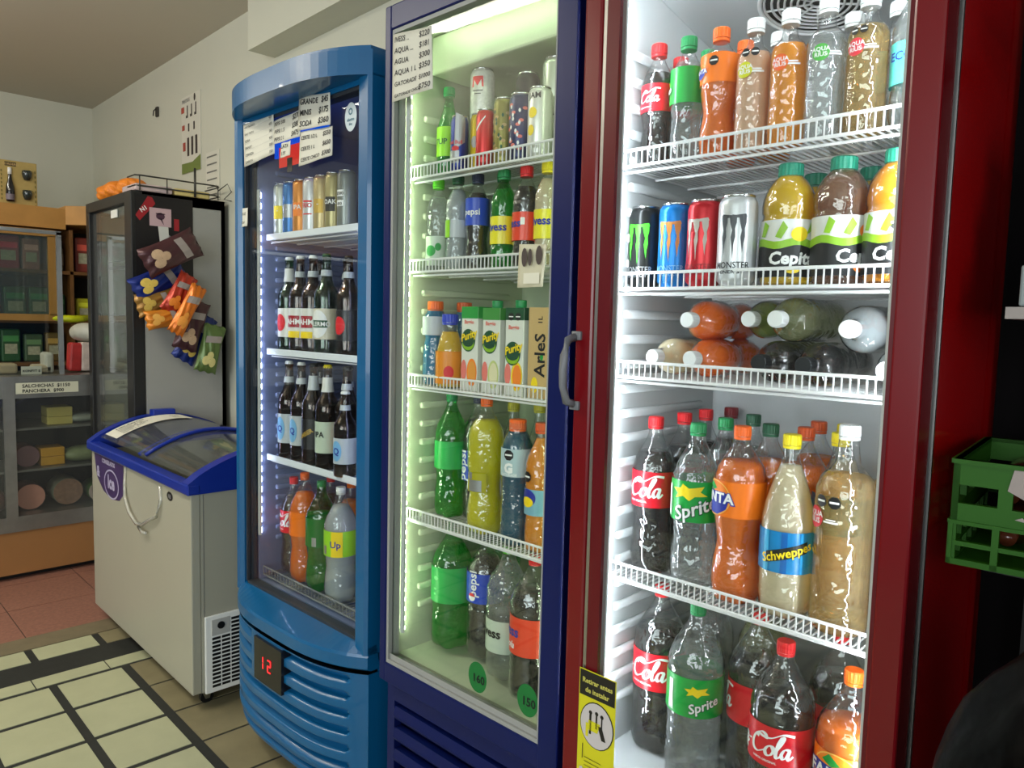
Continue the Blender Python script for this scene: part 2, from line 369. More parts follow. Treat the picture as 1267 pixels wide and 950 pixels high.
# round grille of concentric rings set into the sloping underside
sl = math.atan2(-.06, .30); gx = lambda a, q: (.285+q*math.sin(a), .35-q*math.cos(a)*math.cos(sl), 2.125-q*math.cos(a)*math.sin(sl)-.006)
b = MB(); n = 40
b.add([gx(0, 0)]+[gx(2*math.pi*k/n, .103) for k in range(n)], [(0, (k % n)+1, (k+1) % n+1) for k in range(n)])
for v in range(len(b.v)): b.v[v] = (b.v[v][0], b.v[v][1], b.v[v][2]+.0045)
b.build('fan_opening', black, fh)
b = MB()
for q in (.012, .024, .036, .048, .060, .072, .084, .098, .106): b.tube([gx(2*math.pi*k/n, q) for k in range(n)], .0026 if q < .1 else .005, 5, closed=True)
for k in range(9): b.tube([gx(2*math.pi*k/9, .012), gx(2*math.pi*k/9, .104)], .0022, 5)
b.build('fan_grille', wirem, fh, smooth=True)
# yellow warning sticker
yel = mat('sticker_yellow', (206, 200, 30), .5)
st = polys([rect(.040, .615, .127, .838)], plane((0, -.0015, 0), (1, 0, 0), (0, 0, 1)), 'warning_sticker', yel, red); tag(st, 'yellow warning sticker')
P1 = plane((0, -.0022, 0), (1, 0, 0), (0, 0, 1)); P2 = plane((0, -.0029, 0), (1, 0, 0), (0, 0, 1)); P3 = plane((0, -.0034, 0), (1, 0, 0), (0, 0, 1))
polys([rect(.042, .786, .125, .836)], P1, 'heading_band', mat('sticker_black', (28, 26, 20), .5), st)
text('', .02, P2, mat('sticker_letter', (196, 190, 90), .5), st, lines=[('Retirar antes', .0135, .084, .813, 'CENTER'), ('de instalar', .0135, .084, .795, 'CENTER')], bold=.03)
polys([disc(.085, .735, .040, .046)], P1, 'ring', mat('sticker_black', (28, 26, 20), .5), st); polys([disc(.085, .735, .038, .044)], P2, 'drawing_ground', mat('sticker_pale', (196, 190, 190), .5), st)
polys([rect(.068, .715, .073, .757), rect(.083, .73, .087, .757), rect(.096, .73, .099, .757), disc(.0705, .758, .004, .004), disc(.085, .76, .004, .004), disc(.0975, .758, .004, .004), [(.088, .738), (.098, .738), (.108, .712), (.098, .712)], rect(.05, .6225, .062, .6245)]+[rect(.058, .64+.008*i, .098, .641+.008*i) for i in range(4)]+[rect(.055, .6305, .102, .632), rect(.053, .69, .0545, .66)], P3, 'drawing', mat('sticker_black', (28, 26, 20), .5), st)
polys([[(.066, .742), (.094, .742), (.088, .722), (.066, .722)], rect(.060, .708, .066, .735)], P3, 'drawing_fill', yel, st)
polys([[(.053, .643), (.058, .636), (.062, .642), (.061, .630), (.055, .626), (.047, .632), (.047, .640)]], P2, 'star_mark', mat('sticker_pale', (196, 190, 190), .5), st)

# ---- navy cooler
nav = empty('drinks_cooler', FNavy.o, FNavy.a, 'navy blue upright glass-door drinks cooler with slotted kick panel, middle of the three coolers', 'cooler')
cabinet(nav, navy, .66, .05, .60, .06, 2.27)
MB().box((.02, .08, 0), (.60, .58, .06)).build('plinth', black, nav)
lining(nav, mat('cream_liner', (190, 198, 172), .4), .022, .60, .046, .50, .60, 2.235, zr=(.72, 2.05))
b = MB(); b.box((-.004, 0, .535), (.022, .045, 2.275), bev=.004); b.box((.567, 0, .535), (.622, .045, 2.275), bev=.004); b.box((.02, 0, 2.215), (.57, .045, 2.275), bev=.004); b.box((.02, 0, .535), (.57, .045, .588), bev=.003)
dr = b.build('door_frame', navy, nav)
b = MB()
for a, c in (((.022, .004, .588), (.031, .04, 2.215)), ((.562, .004, .588), (.568, .04, 2.215)), ((.031, .004, .588), (.562, .04, .598)), ((.031, .004, 2.205), (.562, .04, 2.215))): b.box(a, c)
b.box((.031, .010, .598), (.562, .012, .612)); b.build('inner_frame', rubber, dr)
MB().box((.031, .016, .598), (.562, .021, 2.205)).build('glass_pane', glass, dr)
NS = [1.860, 1.622, 1.325, .967]
for z in NS: wire_shelf(nav, .026, .596, .066, .46, z)
leds(nav, [((.036, .044, .66), (.036, .044, 2.18)), ((.585, .044, .66), (.585, .044, 2.18))], led_y, .35, .026, .008)
leds(nav, [((.06, .055, 2.225), (.56, .055, 2.225))], led_y, .5, .026, .008)
MB().box((.023, .13, 2.135), (.598, .49, 2.232), bev=.006).build('air_duct_panel', mat('cream_liner', (190, 198, 172), .4), nav)
b = MB(); zs = [.50, .46, .445, .40, .385, .34, .325, .28, .265, .22, .205, .16, .145, .08]
b.box((.0, .028, .08), (.03, .05, .53)); b.box((.59, .028, .08), (.64, .05, .53)); b.box((.03, .028, .475), (.59, .05, .53))
for z in (.455, .395, .335, .275, .215, .155): b.prism_x([(.024, z-.022), (.028, z-.03), (.05, z-.03), (.05, z+.004), (.030, z+.004)], .03, .59)
b.box((.03, .028, .08), (.59, .05, .12)); b.build('kick_panel', navy, nav)
grn = mat('green_sticker', (20, 110, 50), .5)
for cx, cz, t in ((.362, .662, '160'), (.522, .666, '150')):
    s = polys([disc(cx, cz, .031, .037, 32)], plane((0, -.001+.0165, 0), (1, 0, 0), (0, 0, 1)), 'price_sticker', grn, nav)
    text('', .03, plane((0, .0145, 0), (1, 0, 0), (0, 0, 1)), ink, s, lines=[(t, .028, cx+.004, cz-.012, 'CENTER')])

# ---- light blue cooler with a bowed front
blu = empty('drinks_cooler', FBlue.o, FBlue.a, 'light blue upright cooler with bowed front and slatted kick panel, leftmost of the three coolers', 'cooler')
BW = .785
def bow(x, d=.088): t = x/BW; return -d*(1-abs(2*t-1)**3.2)
def bowpts(n=24, d=.088, x0=0, x1=BW): return [(x0+(x1-x0)*i/n, bow(x0+(x1-x0)*i/n, d)) for i in range(n+1)]
cabinet(blu, bluep, BW, .045, .57, .10, 2.2)
for x in (.06, .70):
    for y in (.08, .5): MB().box((x-.03, y-.03, 0), (x+.03, y+.03, .1), bev=.006).build('foot', black, blu)
lining(blu, linerb, .058, .715, .05, .46, .56, 2.17, zr=(.7, 2.0), pitch=.037)
b = MB(); b.prism(bowpts(28, .105)+[(BW, .05), (0, .05)], 2.155, 2.222); b.prism(bowpts(28, .092, .004, BW-.004)+[(BW-.004, .05), (.004, .05)], 2.222, 2.232)
b.build('canopy', bluep, blu)
b = MB(); b.prism([(0, 0), (.0, .045), (.042, .045), (.042, .0), (.030, -.012), (.010, -.012)], .53, 2.16); b.prism([(.722, 0), (.722, .045), (BW, .045), (BW, 0), (.775, -.008), (.735, -.008)], .53, 2.16)
b.box((.04, .0, 2.14), (.724, .045, 2.16)); dr = b.build('door_frame', bluep, blu)
b = MB(); b.box((.042, .006, .56), (.052, .04, 2.14)); b.box((.716, .006, .56), (.722, .04, 2.14)); b.box((.052, .006, .55), (.722, .04, .562)); b.box((.052, .006, 2.13), (.722, .04, 2.14)); b.build('inner_frame', mat('dark_grey_frame', (50, 54, 60), .4), dr)
MB().box((.052, .014, .562), (.716, .019, 2.13)).build('glass_pane', glass, dr)
# sloped lip under the door, from the straight glass line out to the bowed edge
n = 28; top = [(x, .002) for x, _ in bowpts(n)]; edge = bowpts(n); vs = []; fs = []
for i in range(n+1):
    x, y = edge[i]; vs += [(x, .03, .558), (x, .0, .552), (x, y+.004, .532), (x, y, .524), (x, y, .49), (x, y+.012, .482), (x, .045, .482)]
for i in range(n):
    for k in range(6): fs.append((i*7+k, i*7+7+k, i*7+8+k, i*7+1+k))
fs += [[0, 1, 2, 3, 4, 5, 6], [n*7+k for k in range(7)][::-1]]
MB().add(vs, fs).build('front_lip', bluep, blu)
# kick panel: bowed sheet with long rounded slots pressed in
nx, nz = 96, 110; z0, z1 = .10, .472; vs = []; fs = []
def slot(x, z):
    q = 0.0
    for i in range(7):
        zc = .452-.0535*i; xa, xb = .02, .715
        if i < 3 and x > .24:
            xa = .46
        elif i < 3: xb = .27
        if zc < .12: continue
        dx = max(xa-x, x-xb, 0); dz = abs(z-zc); dd = math.hypot(dx, dz)
        q = max(q, min(1, max(0, (.0135-dd)/.004)))
    return q
for j in range(nz+1):
    z = z0+(z1-z0)*j/nz
    for i in range(nx+1):
        x = BW*i/nx; vs.append((x, bow(x)+.006+.034*slot(x, z)+max(0, (.16-z))*.25, z))
for j in range(nz):
    for i in range(nx): a = j*(nx+1)+i; fs.append((a, a+1, a+nx+2, a+nx+1))
kp = MB().add(vs, fs).build('kick_panel', bluep, blu, smooth=True)
b = MB(); b.box((.03, .047, .10), (BW-.03, .07, .482)); b.build('panel_back', black, blu); b = MB(); b.box((.0, .004, .10), (.004, .046, .472)); b.build('panel_return', bluep, blu); b = MB(); b.box((BW-.004, .004, .10), (BW, .046, .472)); b.build('panel_return', bluep, blu)
b = MB(); P = [(x, bow(x)-.004) for x in [.285+.175*i/8 for i in range(9)]]; b.prism(P+[(.46, bow(.46)+.03), (.285, bow(.285)+.03)], .322, .462)
dp = b.build('thermostat_panel', mat('panel_black', (22, 20, 22), .25), blu)
yq = bow(.372)-.0065
seg = glow('red_digits', (255, 50, 50), 2.2)
b = MB()
def sg(x0, za, x1, zb): b.box((x0, bow(x0)-.0062, za), (x1, bow(x0)-.0052, zb))
x = .346; sg(x, .372, x+.004, .389); sg(x, .393, x+.004, .41)
b.build('temperature_digit', seg, dp); b = MB(); x = .378; sg(x, .408, x+.018, .412); sg(x+.017, .393, x+.021, .41); sg(x, .389, x+.018, .393); sg(x-.002, .372, x+.002, .389); sg(x, .370, x+.018, .374)
b.build('temperature_digit', seg, dp)
BS = [1.765, 1.370, .995]
for z in BS:
    s = wire_shelf(blu, .066, .708, .082, .42, z-.003, rail=.004, pitch=.02)
    MB().box((.062, .075, z-.006), (.712, .081, z+.016), bev=.002).build('shelf_lip', mat('shelf_lip_plastic', (226, 232, 240), .3), s)
wire_shelf(blu, .066, .708, .06, .42, .575, rail=.03, pitch=.02, m=mat('grey_wire', (120, 124, 128), .4))
leds(blu, [((.060, .046, .72), (.060, .046, 1.93)), ((.700, .046, .72), (.700, .046, 1.93))], led_b, .5, .036, .010)
b = MB(); b.box((.165, .051, 2.02), (.485, .058, 2.168)); hp = b.build('lit_header_panel', glow('header_blue', (0, 84, 225), .9), blu)
b = MB(); b.box((.20, .048, 1.985), (.42, .0495, 2.05)); b.build('header_red_band', glow('header_red', (235, 60, 50), .8), hp)
b = MB(); b.box((.255, .046, 1.965), (.285, .0475, 2.01)); b.build('header_dark_mark', black, hp)
s = polys([disc(.664, 2.066, .029, .040, 28)], plane((0, .013, 0), (1, 0, 0), (0, 0, 1)), 'oval_sticker', mat('sticker_pale_blue', (196, 210, 216), .5), blu)
text('', .02, plane((0, .0122, 0), (1, 0, 0), (0, 0, 1)), mat('sticker_teal', (60, 110, 130), .5), s, lines=[('O', .026, .664, 2.072, 'CENTER'), ('ahorro', .012, .664, 2.055, 'CENTER'), ('frio', .010, .664, 2.043, 'CENTER')], bold=.04)

# ---------------------------------------------------------------- drinks
PROF = {
 'contour': [(0,.62),(.012,.85),(.04,.95),(.10,.99),(.20,.98),(.27,.92),(.33,.89),(.39,.94),(.44,1),(.66,1),(.69,.985),(.74,.88),(.79,.70),(.84,.50),(.88,.36),(.91,.31),(.94,.29),(.975,.29)],
 'waist':   [(0,.62),(.012,.87),(.05,.97),(.12,1),(.22,.96),(.31,.84),(.36,.82),(.42,.90),(.50,.99),(.60,1),(.72,.99),(.77,.90),(.82,.68),(.86,.48),(.90,.34),(.94,.30),(.975,.30)],
 'straight':[(0,.70),(.012,.90),(.04,.98),(.08,1),(.20,1),(.40,.99),(.64,1),(.70,.97),(.74,.88),(.77,.70),(.79,.54),(.82,.42),(.88,.35),(.93,.33),(.975,.33)],
 'cone':    [(0,.62),(.012,.86),(.05,.97),(.12,1),(.30,1),(.50,1),(.55,.985),(.62,.90),(.70,.74),(.78,.54),(.84,.38),(.89,.29),(.94,.27),(.975,.27)],
 'big':     [(0,.64),(.012,.88),(.04,.97),(.10,1),(.30,.98),(.33,.97),(.36,.99),(.62,.99),(.66,1),(.70,.97),(.75,.86),(.81,.64),(.86,.44),(.90,.30),(.94,.26),(.975,.26)],
 'cepita':  [(0,.80),(.02,.95),(.05,1),(.10,.98),(.48,.98),(.53,1),(.56,.96),(.58,.95),(.60,.99),(.66,1),(.74,.93),(.80,.82),(.85,.66),(.89,.48),(.91,.42),(.93,.40),(.975,.40)],
 'sport':   [(0,.80),(.02,.95),(.06,1),(.25,.97),(.42,.92),(.50,.96),(.56,1),(.78,1),(.82,.93),(.87,.76),(.90,.62),(.92,.58),(.975,.56)],
 'sport_s': [(0,.80),(.02,.95),(.08,1),(.30,.99),(.50,.92),(.56,.80),(.60,.86),(.66,.98),(.76,1),(.84,.84),(.89,.62),(.92,.56),(.975,.55)],
 'jar':     [(0,.84),(.02,.97),(.06,1),(.36,1),(.55,.90),(.68,.72),(.76,.58),(.80,.54),(.90,.52),(.975,.50)],
 'beer':    [(0,.86),(.01,.97),(.03,1),(.56,1),(.61,.97),(.66,.80),(.70,.60),(.75,.47),(.82,.40),(.90,.36),(.945,.34),(.95,.38),(.965,.38),(.97,.35),(.985,.35)],
 'glassb':  [(0,.80),(.02,.97),(.05,1),(.52,1),(.58,.96),(.66,.78),(.75,.55),(.84,.40),(.93,.34),(.975,.34)],
}
LIQ = dict(
 cola=mat('cola_drink', (16, 8, 6), .12, coat=.6), clear=liquid('clear_drink', (238, 242, 240), .25, haze=.16),
 orange=milky('orange_drink', (255, 126, 8), .35), pink=milky('grapefruit_drink', (250, 206, 170), .4), lemon=milky('cloudy_lemon_drink', (244, 228, 188), .4),
 amber=milky('amber_juice', (255, 164, 14), .35), apple=liquid('apple_drink', (246, 196, 96), .25, haze=.2), yellow=milky('yellow_drink', (240, 232, 20), .4),
 mango=milky('yellow_juice', (255, 210, 20), .4), brown=liquid('plum_coloured_drink', (200, 128, 84), .2, haze=.25), blue=milky('blue_drink', (14, 128, 176), .35),
 teal=milky('dark_blue_drink', (24, 96, 122), .35), green=liquid('green_tinted_drink', (70, 214, 100), .2, haze=.3), grey=milky('pale_cloudy_drink', (196, 204, 206), .4),
 greenish=liquid('pale_green_drink', (216, 222, 140), .3, haze=.25), olive=milky('olive_drink', (136, 150, 70), .3), beer=mat('dark_beer', (24, 10, 5), .1, coat=.6), beerg=mat('green_beer', (14, 34, 14), .1, coat=.6))
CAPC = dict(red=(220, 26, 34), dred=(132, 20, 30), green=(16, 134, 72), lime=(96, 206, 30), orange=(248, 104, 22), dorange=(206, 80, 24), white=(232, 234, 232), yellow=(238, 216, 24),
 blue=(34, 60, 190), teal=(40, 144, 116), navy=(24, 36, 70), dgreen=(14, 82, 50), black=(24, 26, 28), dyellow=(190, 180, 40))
def capmat(k): return mat('cap_'+k, CAPC[k], .38)
LAB = dict(coke=(214, 16, 36), sprite=(20, 156, 60), fanta=(248, 122, 20), schw=(22, 128, 190), pepsi=(30, 70, 190), sevenup=(10, 120, 50), lime=(150, 214, 40), ivess=(240, 226, 40), ivred=(226, 64, 34),
 teal=(90, 212, 196), silver=(190, 196, 200), black=(24, 24, 26), white=(226, 226, 220), cream=(216, 208, 180), dred=(160, 24, 34), pale=(196, 210, 190))
def labmat(k): return mat('label_'+k, LAB[k], .35, coat=.2)
WH = mat('print_white', (240, 240, 238), .45); BK = mat('print_black', (16, 16, 18), .45); GR = mat('print_green', (30, 150, 60), .45); YE = mat('print_yellow', (246, 214, 20), .45)
BL = mat('print_blue', (28, 44, 150), .45); RD = mat('print_red', (216, 30, 40), .45); OR = mat('print_orange', (244, 130, 30), .45); SV = mat('print_silver', (170, 172, 174), .3, .6); GD = mat('print_gold', (196, 160, 70), .4, .4)
DG = mat('print_dark_green', (16, 76, 46), .45); TN = mat('print_tan', (196, 164, 110), .5); PK = mat('print_pink', (226, 120, 110), .5)
def rad_at(kind, q):
    P = PROF[kind]
    for (a, ra), (b, rb) in zip(P, P[1:]):
        if a <= q <= b: return ra+(rb-ra)*(q-a)/(b-a)
    return P[-1][1]
COOLER_YAW = {}
def bottle(fr, kind, lx, ly, z, h, d, label, group, name='soda_bottle', cat='bottle', cap='red', liq='cola', fill=.80, lab=None, art=None, shell=None, capr=None, turn=0, lie=False, roll=0):
    r = d/2; P = PROF[kind]; peta = kind in ('contour', 'waist', 'cone', 'big')
    def mod(zz, a):
        m = 1.0
        if peta and zz < .09*h: m *= 1-.20*(1-zz/(.09*h))*(.5+.5*math.cos(5*a))
        if kind == 'straight' and .1*h < zz < .62*h: m *= 1-.012*(1+math.sin(zz/h*120))
        if peta and zz > .66*h and zz < .9*h: m *= 1+.006*math.sin(a*12)
        return m
    prof = []
    for (a, ra), (b, rb) in zip(P, P[1:]):
        n = max(1, int((b-a)*h/.012)); n = min(n, 10)
        prof += [((a+(b-a)*i/n)*h, (ra+(rb-ra)*(0.5-0.5*math.cos(math.pi*i/n)))*r) for i in range(n)]
    prof.append((P[-1][0]*h, P[-1][1]*r))
    me = MB().lathe(prof, 32, mod=mod)
    root = me.build(name, shell or pet, None, smooth=True); wp = fr.w(lx, ly, z); root.location = wp; root.rotation_euler = (0, 0, fr.a+R(turn))
    if lie: root.rotation_euler = (R(-90), R(roll), fr.a+R(turn)); root.location = (wp[0], wp[1], wp[2])
    tag(root, label, cat, group)
    zf = fill*h; lp = [(max(zz, .004), q*.95) for zz, q in prof if zz < zf]; k = rad_at(kind, fill)*r*.95; lp.append((zf, k)); lp.append((zf+.0005, k*.2))
    MB().lathe(lp, 32, mod=mod).build('drink', LIQ[liq], root, smooth=True)
    cr = capr or (.0152 if h > .2 else .0145)
    if kind in ('sport', 'sport_s', 'cepita', 'jar'): cr = capr or .0205
    if kind == 'beer':
        MB().lathe([(.965*h, cr*.93), (.968*h, cr*1.0), (.985*h, cr*.98), (1.0*h, cr*.8)], 20, mod=lambda zz, a: 1+(.05*math.cos(10*a) if zz < .98*h else 0)).build('crown_cap', capmat(cap), root)
    else:
        ch = .018 if cr < .018 else .021
        MB().lathe([(h-ch, cr), (h-.002, cr*.985), (h, cr*.90), (h, cr*.3)], 40, mod=lambda zz, a: 1+.02*math.cos(20*a)).build('cap', capmat(cap), root)
        MB().lathe([(h-ch-.006, cr*.98), (h-ch-.001, cr*.98)], 20).build('cap_ring', capmat(cap), root)
    o = None
    if lab:
        za, zb, lm = lab; n = 5; rm = max(rad_at(kind, za+(zb-za)*i/10) for i in range(11))*r+.0007
        o = MB().lathe([(za*h, rm), (zb*h, rm)], 40, caps=False).build('label', labmat(lm) if isinstance(lm, str) else lm, root, smooth=True)
        if art: art(o, rm, za*h, zb*h)
    elif art: art(root, r, 0, h)
    return root
def octo(g, x, y, s, parent, name='warning_octagon'):
    P = [(x+s*math.cos(R(22.5+45*k)), y+s*math.sin(R(22.5+45*k))) for k in range(8)]
    polys([P], g, name, BK, parent)
def octos(parent, rm, a0, z, s=.008, n=1):
    g = cyl(rm, a0, z, .0012); g2 = cyl(rm, a0, z, .0016)
    L = [[(i*2.2*s+s*math.cos(R(22.5+45*k)), s*math.sin(R(22.5+45*k))) for k in range(8)] for i in range(n)]
    polys(L, g, 'warning_octagon', BK, parent); polys([rect(i*2.2*s-.7*s, -.12*s, i*2.2*s+.7*s, .18*s) for i in range(n)], g2, 'octagon_text_bar', WH, parent)
CS = coca_strokes()
def a_coke(a0=-62, k=1.0):
    def f_(o, rm, za, zb):
        s = (zb-za)*.47*k
        ribbons(CS, cyl(rm, a0, (za+zb)/2, .0011), 'script_lettering', WH, o, .05, .14, .5, s, -2.6*s, -.42*s)
        text('SABOR ORIGINAL', s*.16, cyl(rm, a0+28, za+(zb-za)*.16, .0011), WH, o, 'small_lettering')
    return f_
def a_sprite(a0=25, k=1.0):
    def f_(o, rm, za, zb):
        H = zb-za; s = H*k; zc = (za+zb)/2
        P = [(-.62, .30), (-.3, .33), (-.22, .46), (.0, .34), (.5, .42), (.38, .25), (.62, .12), (.2, .1), (.02, -.04), (-.2, .09), (-.5, .0), (-.4, .16)]
        polys([[(x*s*.72, y*s*.8) for x, y in P]], cyl(rm, a0-12, zc+.06*H, .0011), 'yellow_burst', YE, o)
        text('Sprite', s*.46, cyl(rm, a0, zc-.16*H, .0016, tilt=R(20)), DG, o, 'lettering_shadow', .06, .25)
        text('Sprite', s*.46, cyl(rm, a0, zc-.15*H, .0021, tilt=R(20)), WH, o, 'lettering', .02, .25)
        polys([rect(-.012, -.38*H, -.002, .36*H)]+[rect(-.014, -.42*H+.1*i*H*.5, .0, -.40*H+.1*i*H*.5) for i in range(5)], cyl(rm, a0-62, zc, .0012), 'barcode', WH, o)
    return f_
def a_fanta(a0=10, k=1.0, big=True):
    def f_(o, rm, za, zb):
        s = (zb-za)*k; zc = (za+zb)/2
        polys([disc(0, 0, .56*s, .50*s, 30)], cyl(rm, a0, zc, .0010), 'white_ring', mat('print_peach', (255, 190, 90), .45), o)
        polys([disc(0, 0, .53*s, .47*s, 30)], cyl(rm, a0, zc, .0013), 'orange_disc', OR, o)
        P = [(-.5, -.02), (-.46, -.24), (-.2, -.44), (.16, -.46), (.44, -.28), (.52, .0), (.5, .16), (-.5, .22)]
        polys([[(x*s, y*s) for x, y in P]], cyl(rm, a0, zc, .0016), 'blue_shape', BL, o)
        text('FANTA', .40*s, cyl(rm, a0, zc+.02*s, .0020), BL, o, 'lettering_shadow', .10, .0)
        text('FANTA', .40*s, cyl(rm, a0, zc+.03*s, .0024), WH, o, 'lettering', .03, .0)
        polys([[(-.28*s, .30*s), (-.12*s, .46*s), (.12*s, .28*s), (-.06*s, .2*s)]], cyl(rm, a0, zc, .0022), 'green_leaf', GR, o)
    return f_
def a_schw(o, rm, za, zb):
    H = zb-za; zc = (za+zb)/2
    for i, c in enumerate(((60, 170, 220), (10, 90, 160), (30, 140, 200), (14, 70, 130))):
        polys([rect(-.016+.016*i*1.0, -.5*H, -.006+.016*i, .5*H)], cyl(rm, -8+20*i, zc, .0009), 'blue_stripe', mat('print_blue_stripe_%s' % 'abcd'[i], c, .3), o)
    P = [(-.034, -.30*H), (-.034, -.02*H), (.036, .30*H), (.036, .02*H)]
    polys([P], cyl(rm, 22, zc, .0013), 'dark_band', mat('print_dark_band', (28, 30, 20), .4), o)
    text('Schweppes', .30*H, cyl(rm, 22, zc+.0*H, .0017, tilt=R(19)), YE, o, 'lettering', .02, .2, sx=.95)
def a_aqua(colr, a0=15, dots=1, zf=.58):
    m = mat('badge_'+colr, dict(green=(80, 176, 70), orange=(244, 104, 40), red=(222, 40, 60), yellow=(206, 206, 20))[colr], .4)
    def f_(o, rm, za, zb):
        z = za+(zb-za)*zf; q = .0135 if zb < .25 else .018
        polys([disc(0, 0, q, q)], cyl(rm, a0, z, .0012), 'round_badge', m, o)
        text('', 1, cyl(rm, a0, z, .0017), WH, o, lines=[('AQUA', q*.7, 0, q*.12, 'CENTER'), ('RIUS', q*.7, 0, -q*.5, 'CENTER')], bold=.02)
        if dots: octos(o, rm, a0-4, z+q*1.8, .0062, dots)
        polys([rect(-.012, -.0015, .012, .0015), rect(-.008, .003, .008, .005)], cyl(rm, a0+38, z-.004, .0012), 'small_print', WH, o)
    return f_
def a_ivess(t, col=BL, a0=15, k=.42, low=None):
    def f_(o, rm, za, zb):
        H = zb-za; text(t, H*k, cyl(rm, a0, za+H*.62, .0013), col, o, bold=.03)
        if low: text(low[0], H*.26, cyl(rm, a0, za+H*.25, .0013), low[1], o, shear=.3)
    return f_
def a_g(o, rm, za, zb):
    H = zb-za; octos(o, rm, 12, zb-.22*H, .013); text('G', .46*H, cyl(rm, 12, za+.32*H, .0014), WH, o, bold=.06); text('GATORADE', .12*H, cyl(rm, 12, za+.08*H, .0014), WH, o)
def a_cepita(a0, fruit=OR, dots=0):
    def f_(o, rm, za, zb):
        H = zb-za; zc = za
        L = []; n = 16
        for i in range(n):
            x0 = -.085+.17*i/n; x1 = -.085+.17*(i+1)/n; w0 = .52*H+.035*H*math.sin(x0*90); w1 = .52*H+.035*H*math.sin(x1*90)
            L.append([(x0, 0), (x1, 0), (x1, w1), (x0, w0)])
        polys(L, cyl(rm, a0-10, za, .0010), 'dark_lower_band', BK, o)
        polys([[q[3], q[2], (q[2][0], q[2][1]+.13*H), (q[3][0], q[3][1]+.13*H)] for q in L], cyl(rm, a0-10, za, .0012), 'green_wave', mat('print_leaf_green', (140, 186, 40), .4), o)
        polys([[(-.05, .72*H), (-.042, .98*H), (-.032, .9*H), (-.04, .7*H)], [(-.02, .7*H), (-.008, .97*H), (.0, .85*H), (-.01, .66*H)], [(.03, .72*H), (.04, .96*H), (.048, .86*H)]], cyl(rm, a0-10, za, .0013), 'leaf', mat('print_leaf_green', (140, 186, 40), .4), o)
        polys([disc(.022, .74*H, .014, .012, 16)], cyl(rm, a0-14, za, .0014), 'fruit', fruit, o)
        text('Cepita', .30*H, cyl(rm, a0, za+.33*H, .0016), WH, o, bold=.035, shear=.1); polys([disc(0, .12*H, .012, .006, 16)], cyl(rm, a0+2, za, .0016), 'flavour_mark', fruit, o)
        if dots: octos(o, rm, a0-8, za+.80*H, .010, 2)
    return f_

cola = dict(kind='contour', liq='cola', cap='red')
R1, R2, R3, R4, R5 = 1.803, 1.571, 1.401, 1.000, .622
g = 'small bottles on the top shelf of the red cooler'
bottle(FRed, 'contour', .066, .15, R1, .234, .062, 'small cola bottle, leftmost front bottle on the red cooler top shelf', g, cap='red', lab=(.44, .66, 'coke'), art=a_coke(-36, .8), fill=.76)
bottle(FRed, 'contour', .134, .145, R1, .230, .062, 'small clear soda with green label and green cap, red cooler top shelf', g, cap='green', liq='clear', lab=(.46, .74, 'sprite'), art=a_sprite(-60, .5), fill=.80)
bottle(FRed, 'waist', .200, .145, R1, .230, .068, 'small orange soda with orange cap, front row of the red cooler top shelf', g, cap='orange', liq='orange', lab=(.56, .78, 'fanta'), art=lambda o, rm, za, zb: (a_fanta(-38, .62)(o, rm, za, zb-.008), octos(o, rm, 10, zb-.014, .0088)), fill=.80)
bottle(FRed, 'straight', .266, .145, R1, .229, .062, 'small pale pink drink with yellow round badge, red cooler top shelf', g, cap='white', liq='pink', art=lambda o, rm, za, zb: (a_aqua('yellow', -4, 0, .60)(o, rm, za, zb), octos(o, rm, -2, .166, .0072, 2)), fill=.74)
bottle(FRed, 'straight', .328, .145, R1, .228, .062, 'small bright orange drink with red-orange round badge, white cap, red cooler top shelf', g, cap='white', liq='amber', art=a_aqua('orange', -2, 0, .60), fill=.745)
bottle(FRed, 'straight', .391, .145, R1, .230, .064, 'small clear drink with green round badge and white cap on the red cooler top shelf', g, cap='white', liq='clear', art=a_aqua('green', 6, 0, .60), fill=.74)
bottle(FRed, 'straight', .456, .145, R1, .223, .064, 'small golden drink with red badge and two black octagons, red cooler top shelf', g, cap='white', liq='apple', art=a_aqua('red', -14, 2, .60), fill=.76)
bottle(FRed, 'contour', .522, .145, R1, .222, .060, 'small water bottle with turquoise label and green cap, rightmost on the red cooler top shelf', g, name='water_bottle', cap='teal', liq='clear', lab=(.30, .58, 'teal'), art=lambda o, rm, za, zb: text('ECO', .018, cyl(rm, -14, (za+zb)/2+.01, .0012), BL, o), fill=.82)
g = 'second row of bottles on the red cooler top shelf'
for k, lx, cap, li, lb, dsc in (('contour', .062, 'red', 'cola', 'coke', 'small cola bottle in the second row behind the leftmost cola, red cooler top shelf'), ('contour', .124, 'green', 'clear', 'sprite', 'green-capped small soda in the second row, red cooler top shelf'),
    ('waist', .201, 'orange', 'orange', 'fanta', 'orange-capped small soda in the second row, red cooler top shelf'), ('straight', .267, 'white', 'amber', None, 'white-capped orange drink in the second row, left of centre, red cooler top shelf'),
    ('straight', .399, 'white', 'clear', None, 'white-capped clear drink in the second row, right of centre, red cooler top shelf'), ('straight', .471, 'white', 'clear', None, 'white-capped clear drink in the second row at the right end, red cooler top shelf')):
    bottle(FRed, k, lx, .235, R1, .232, .060, dsc, g, cap=cap, liq=li, lab=(.46, .68, lb) if lb else None, fill=.76)

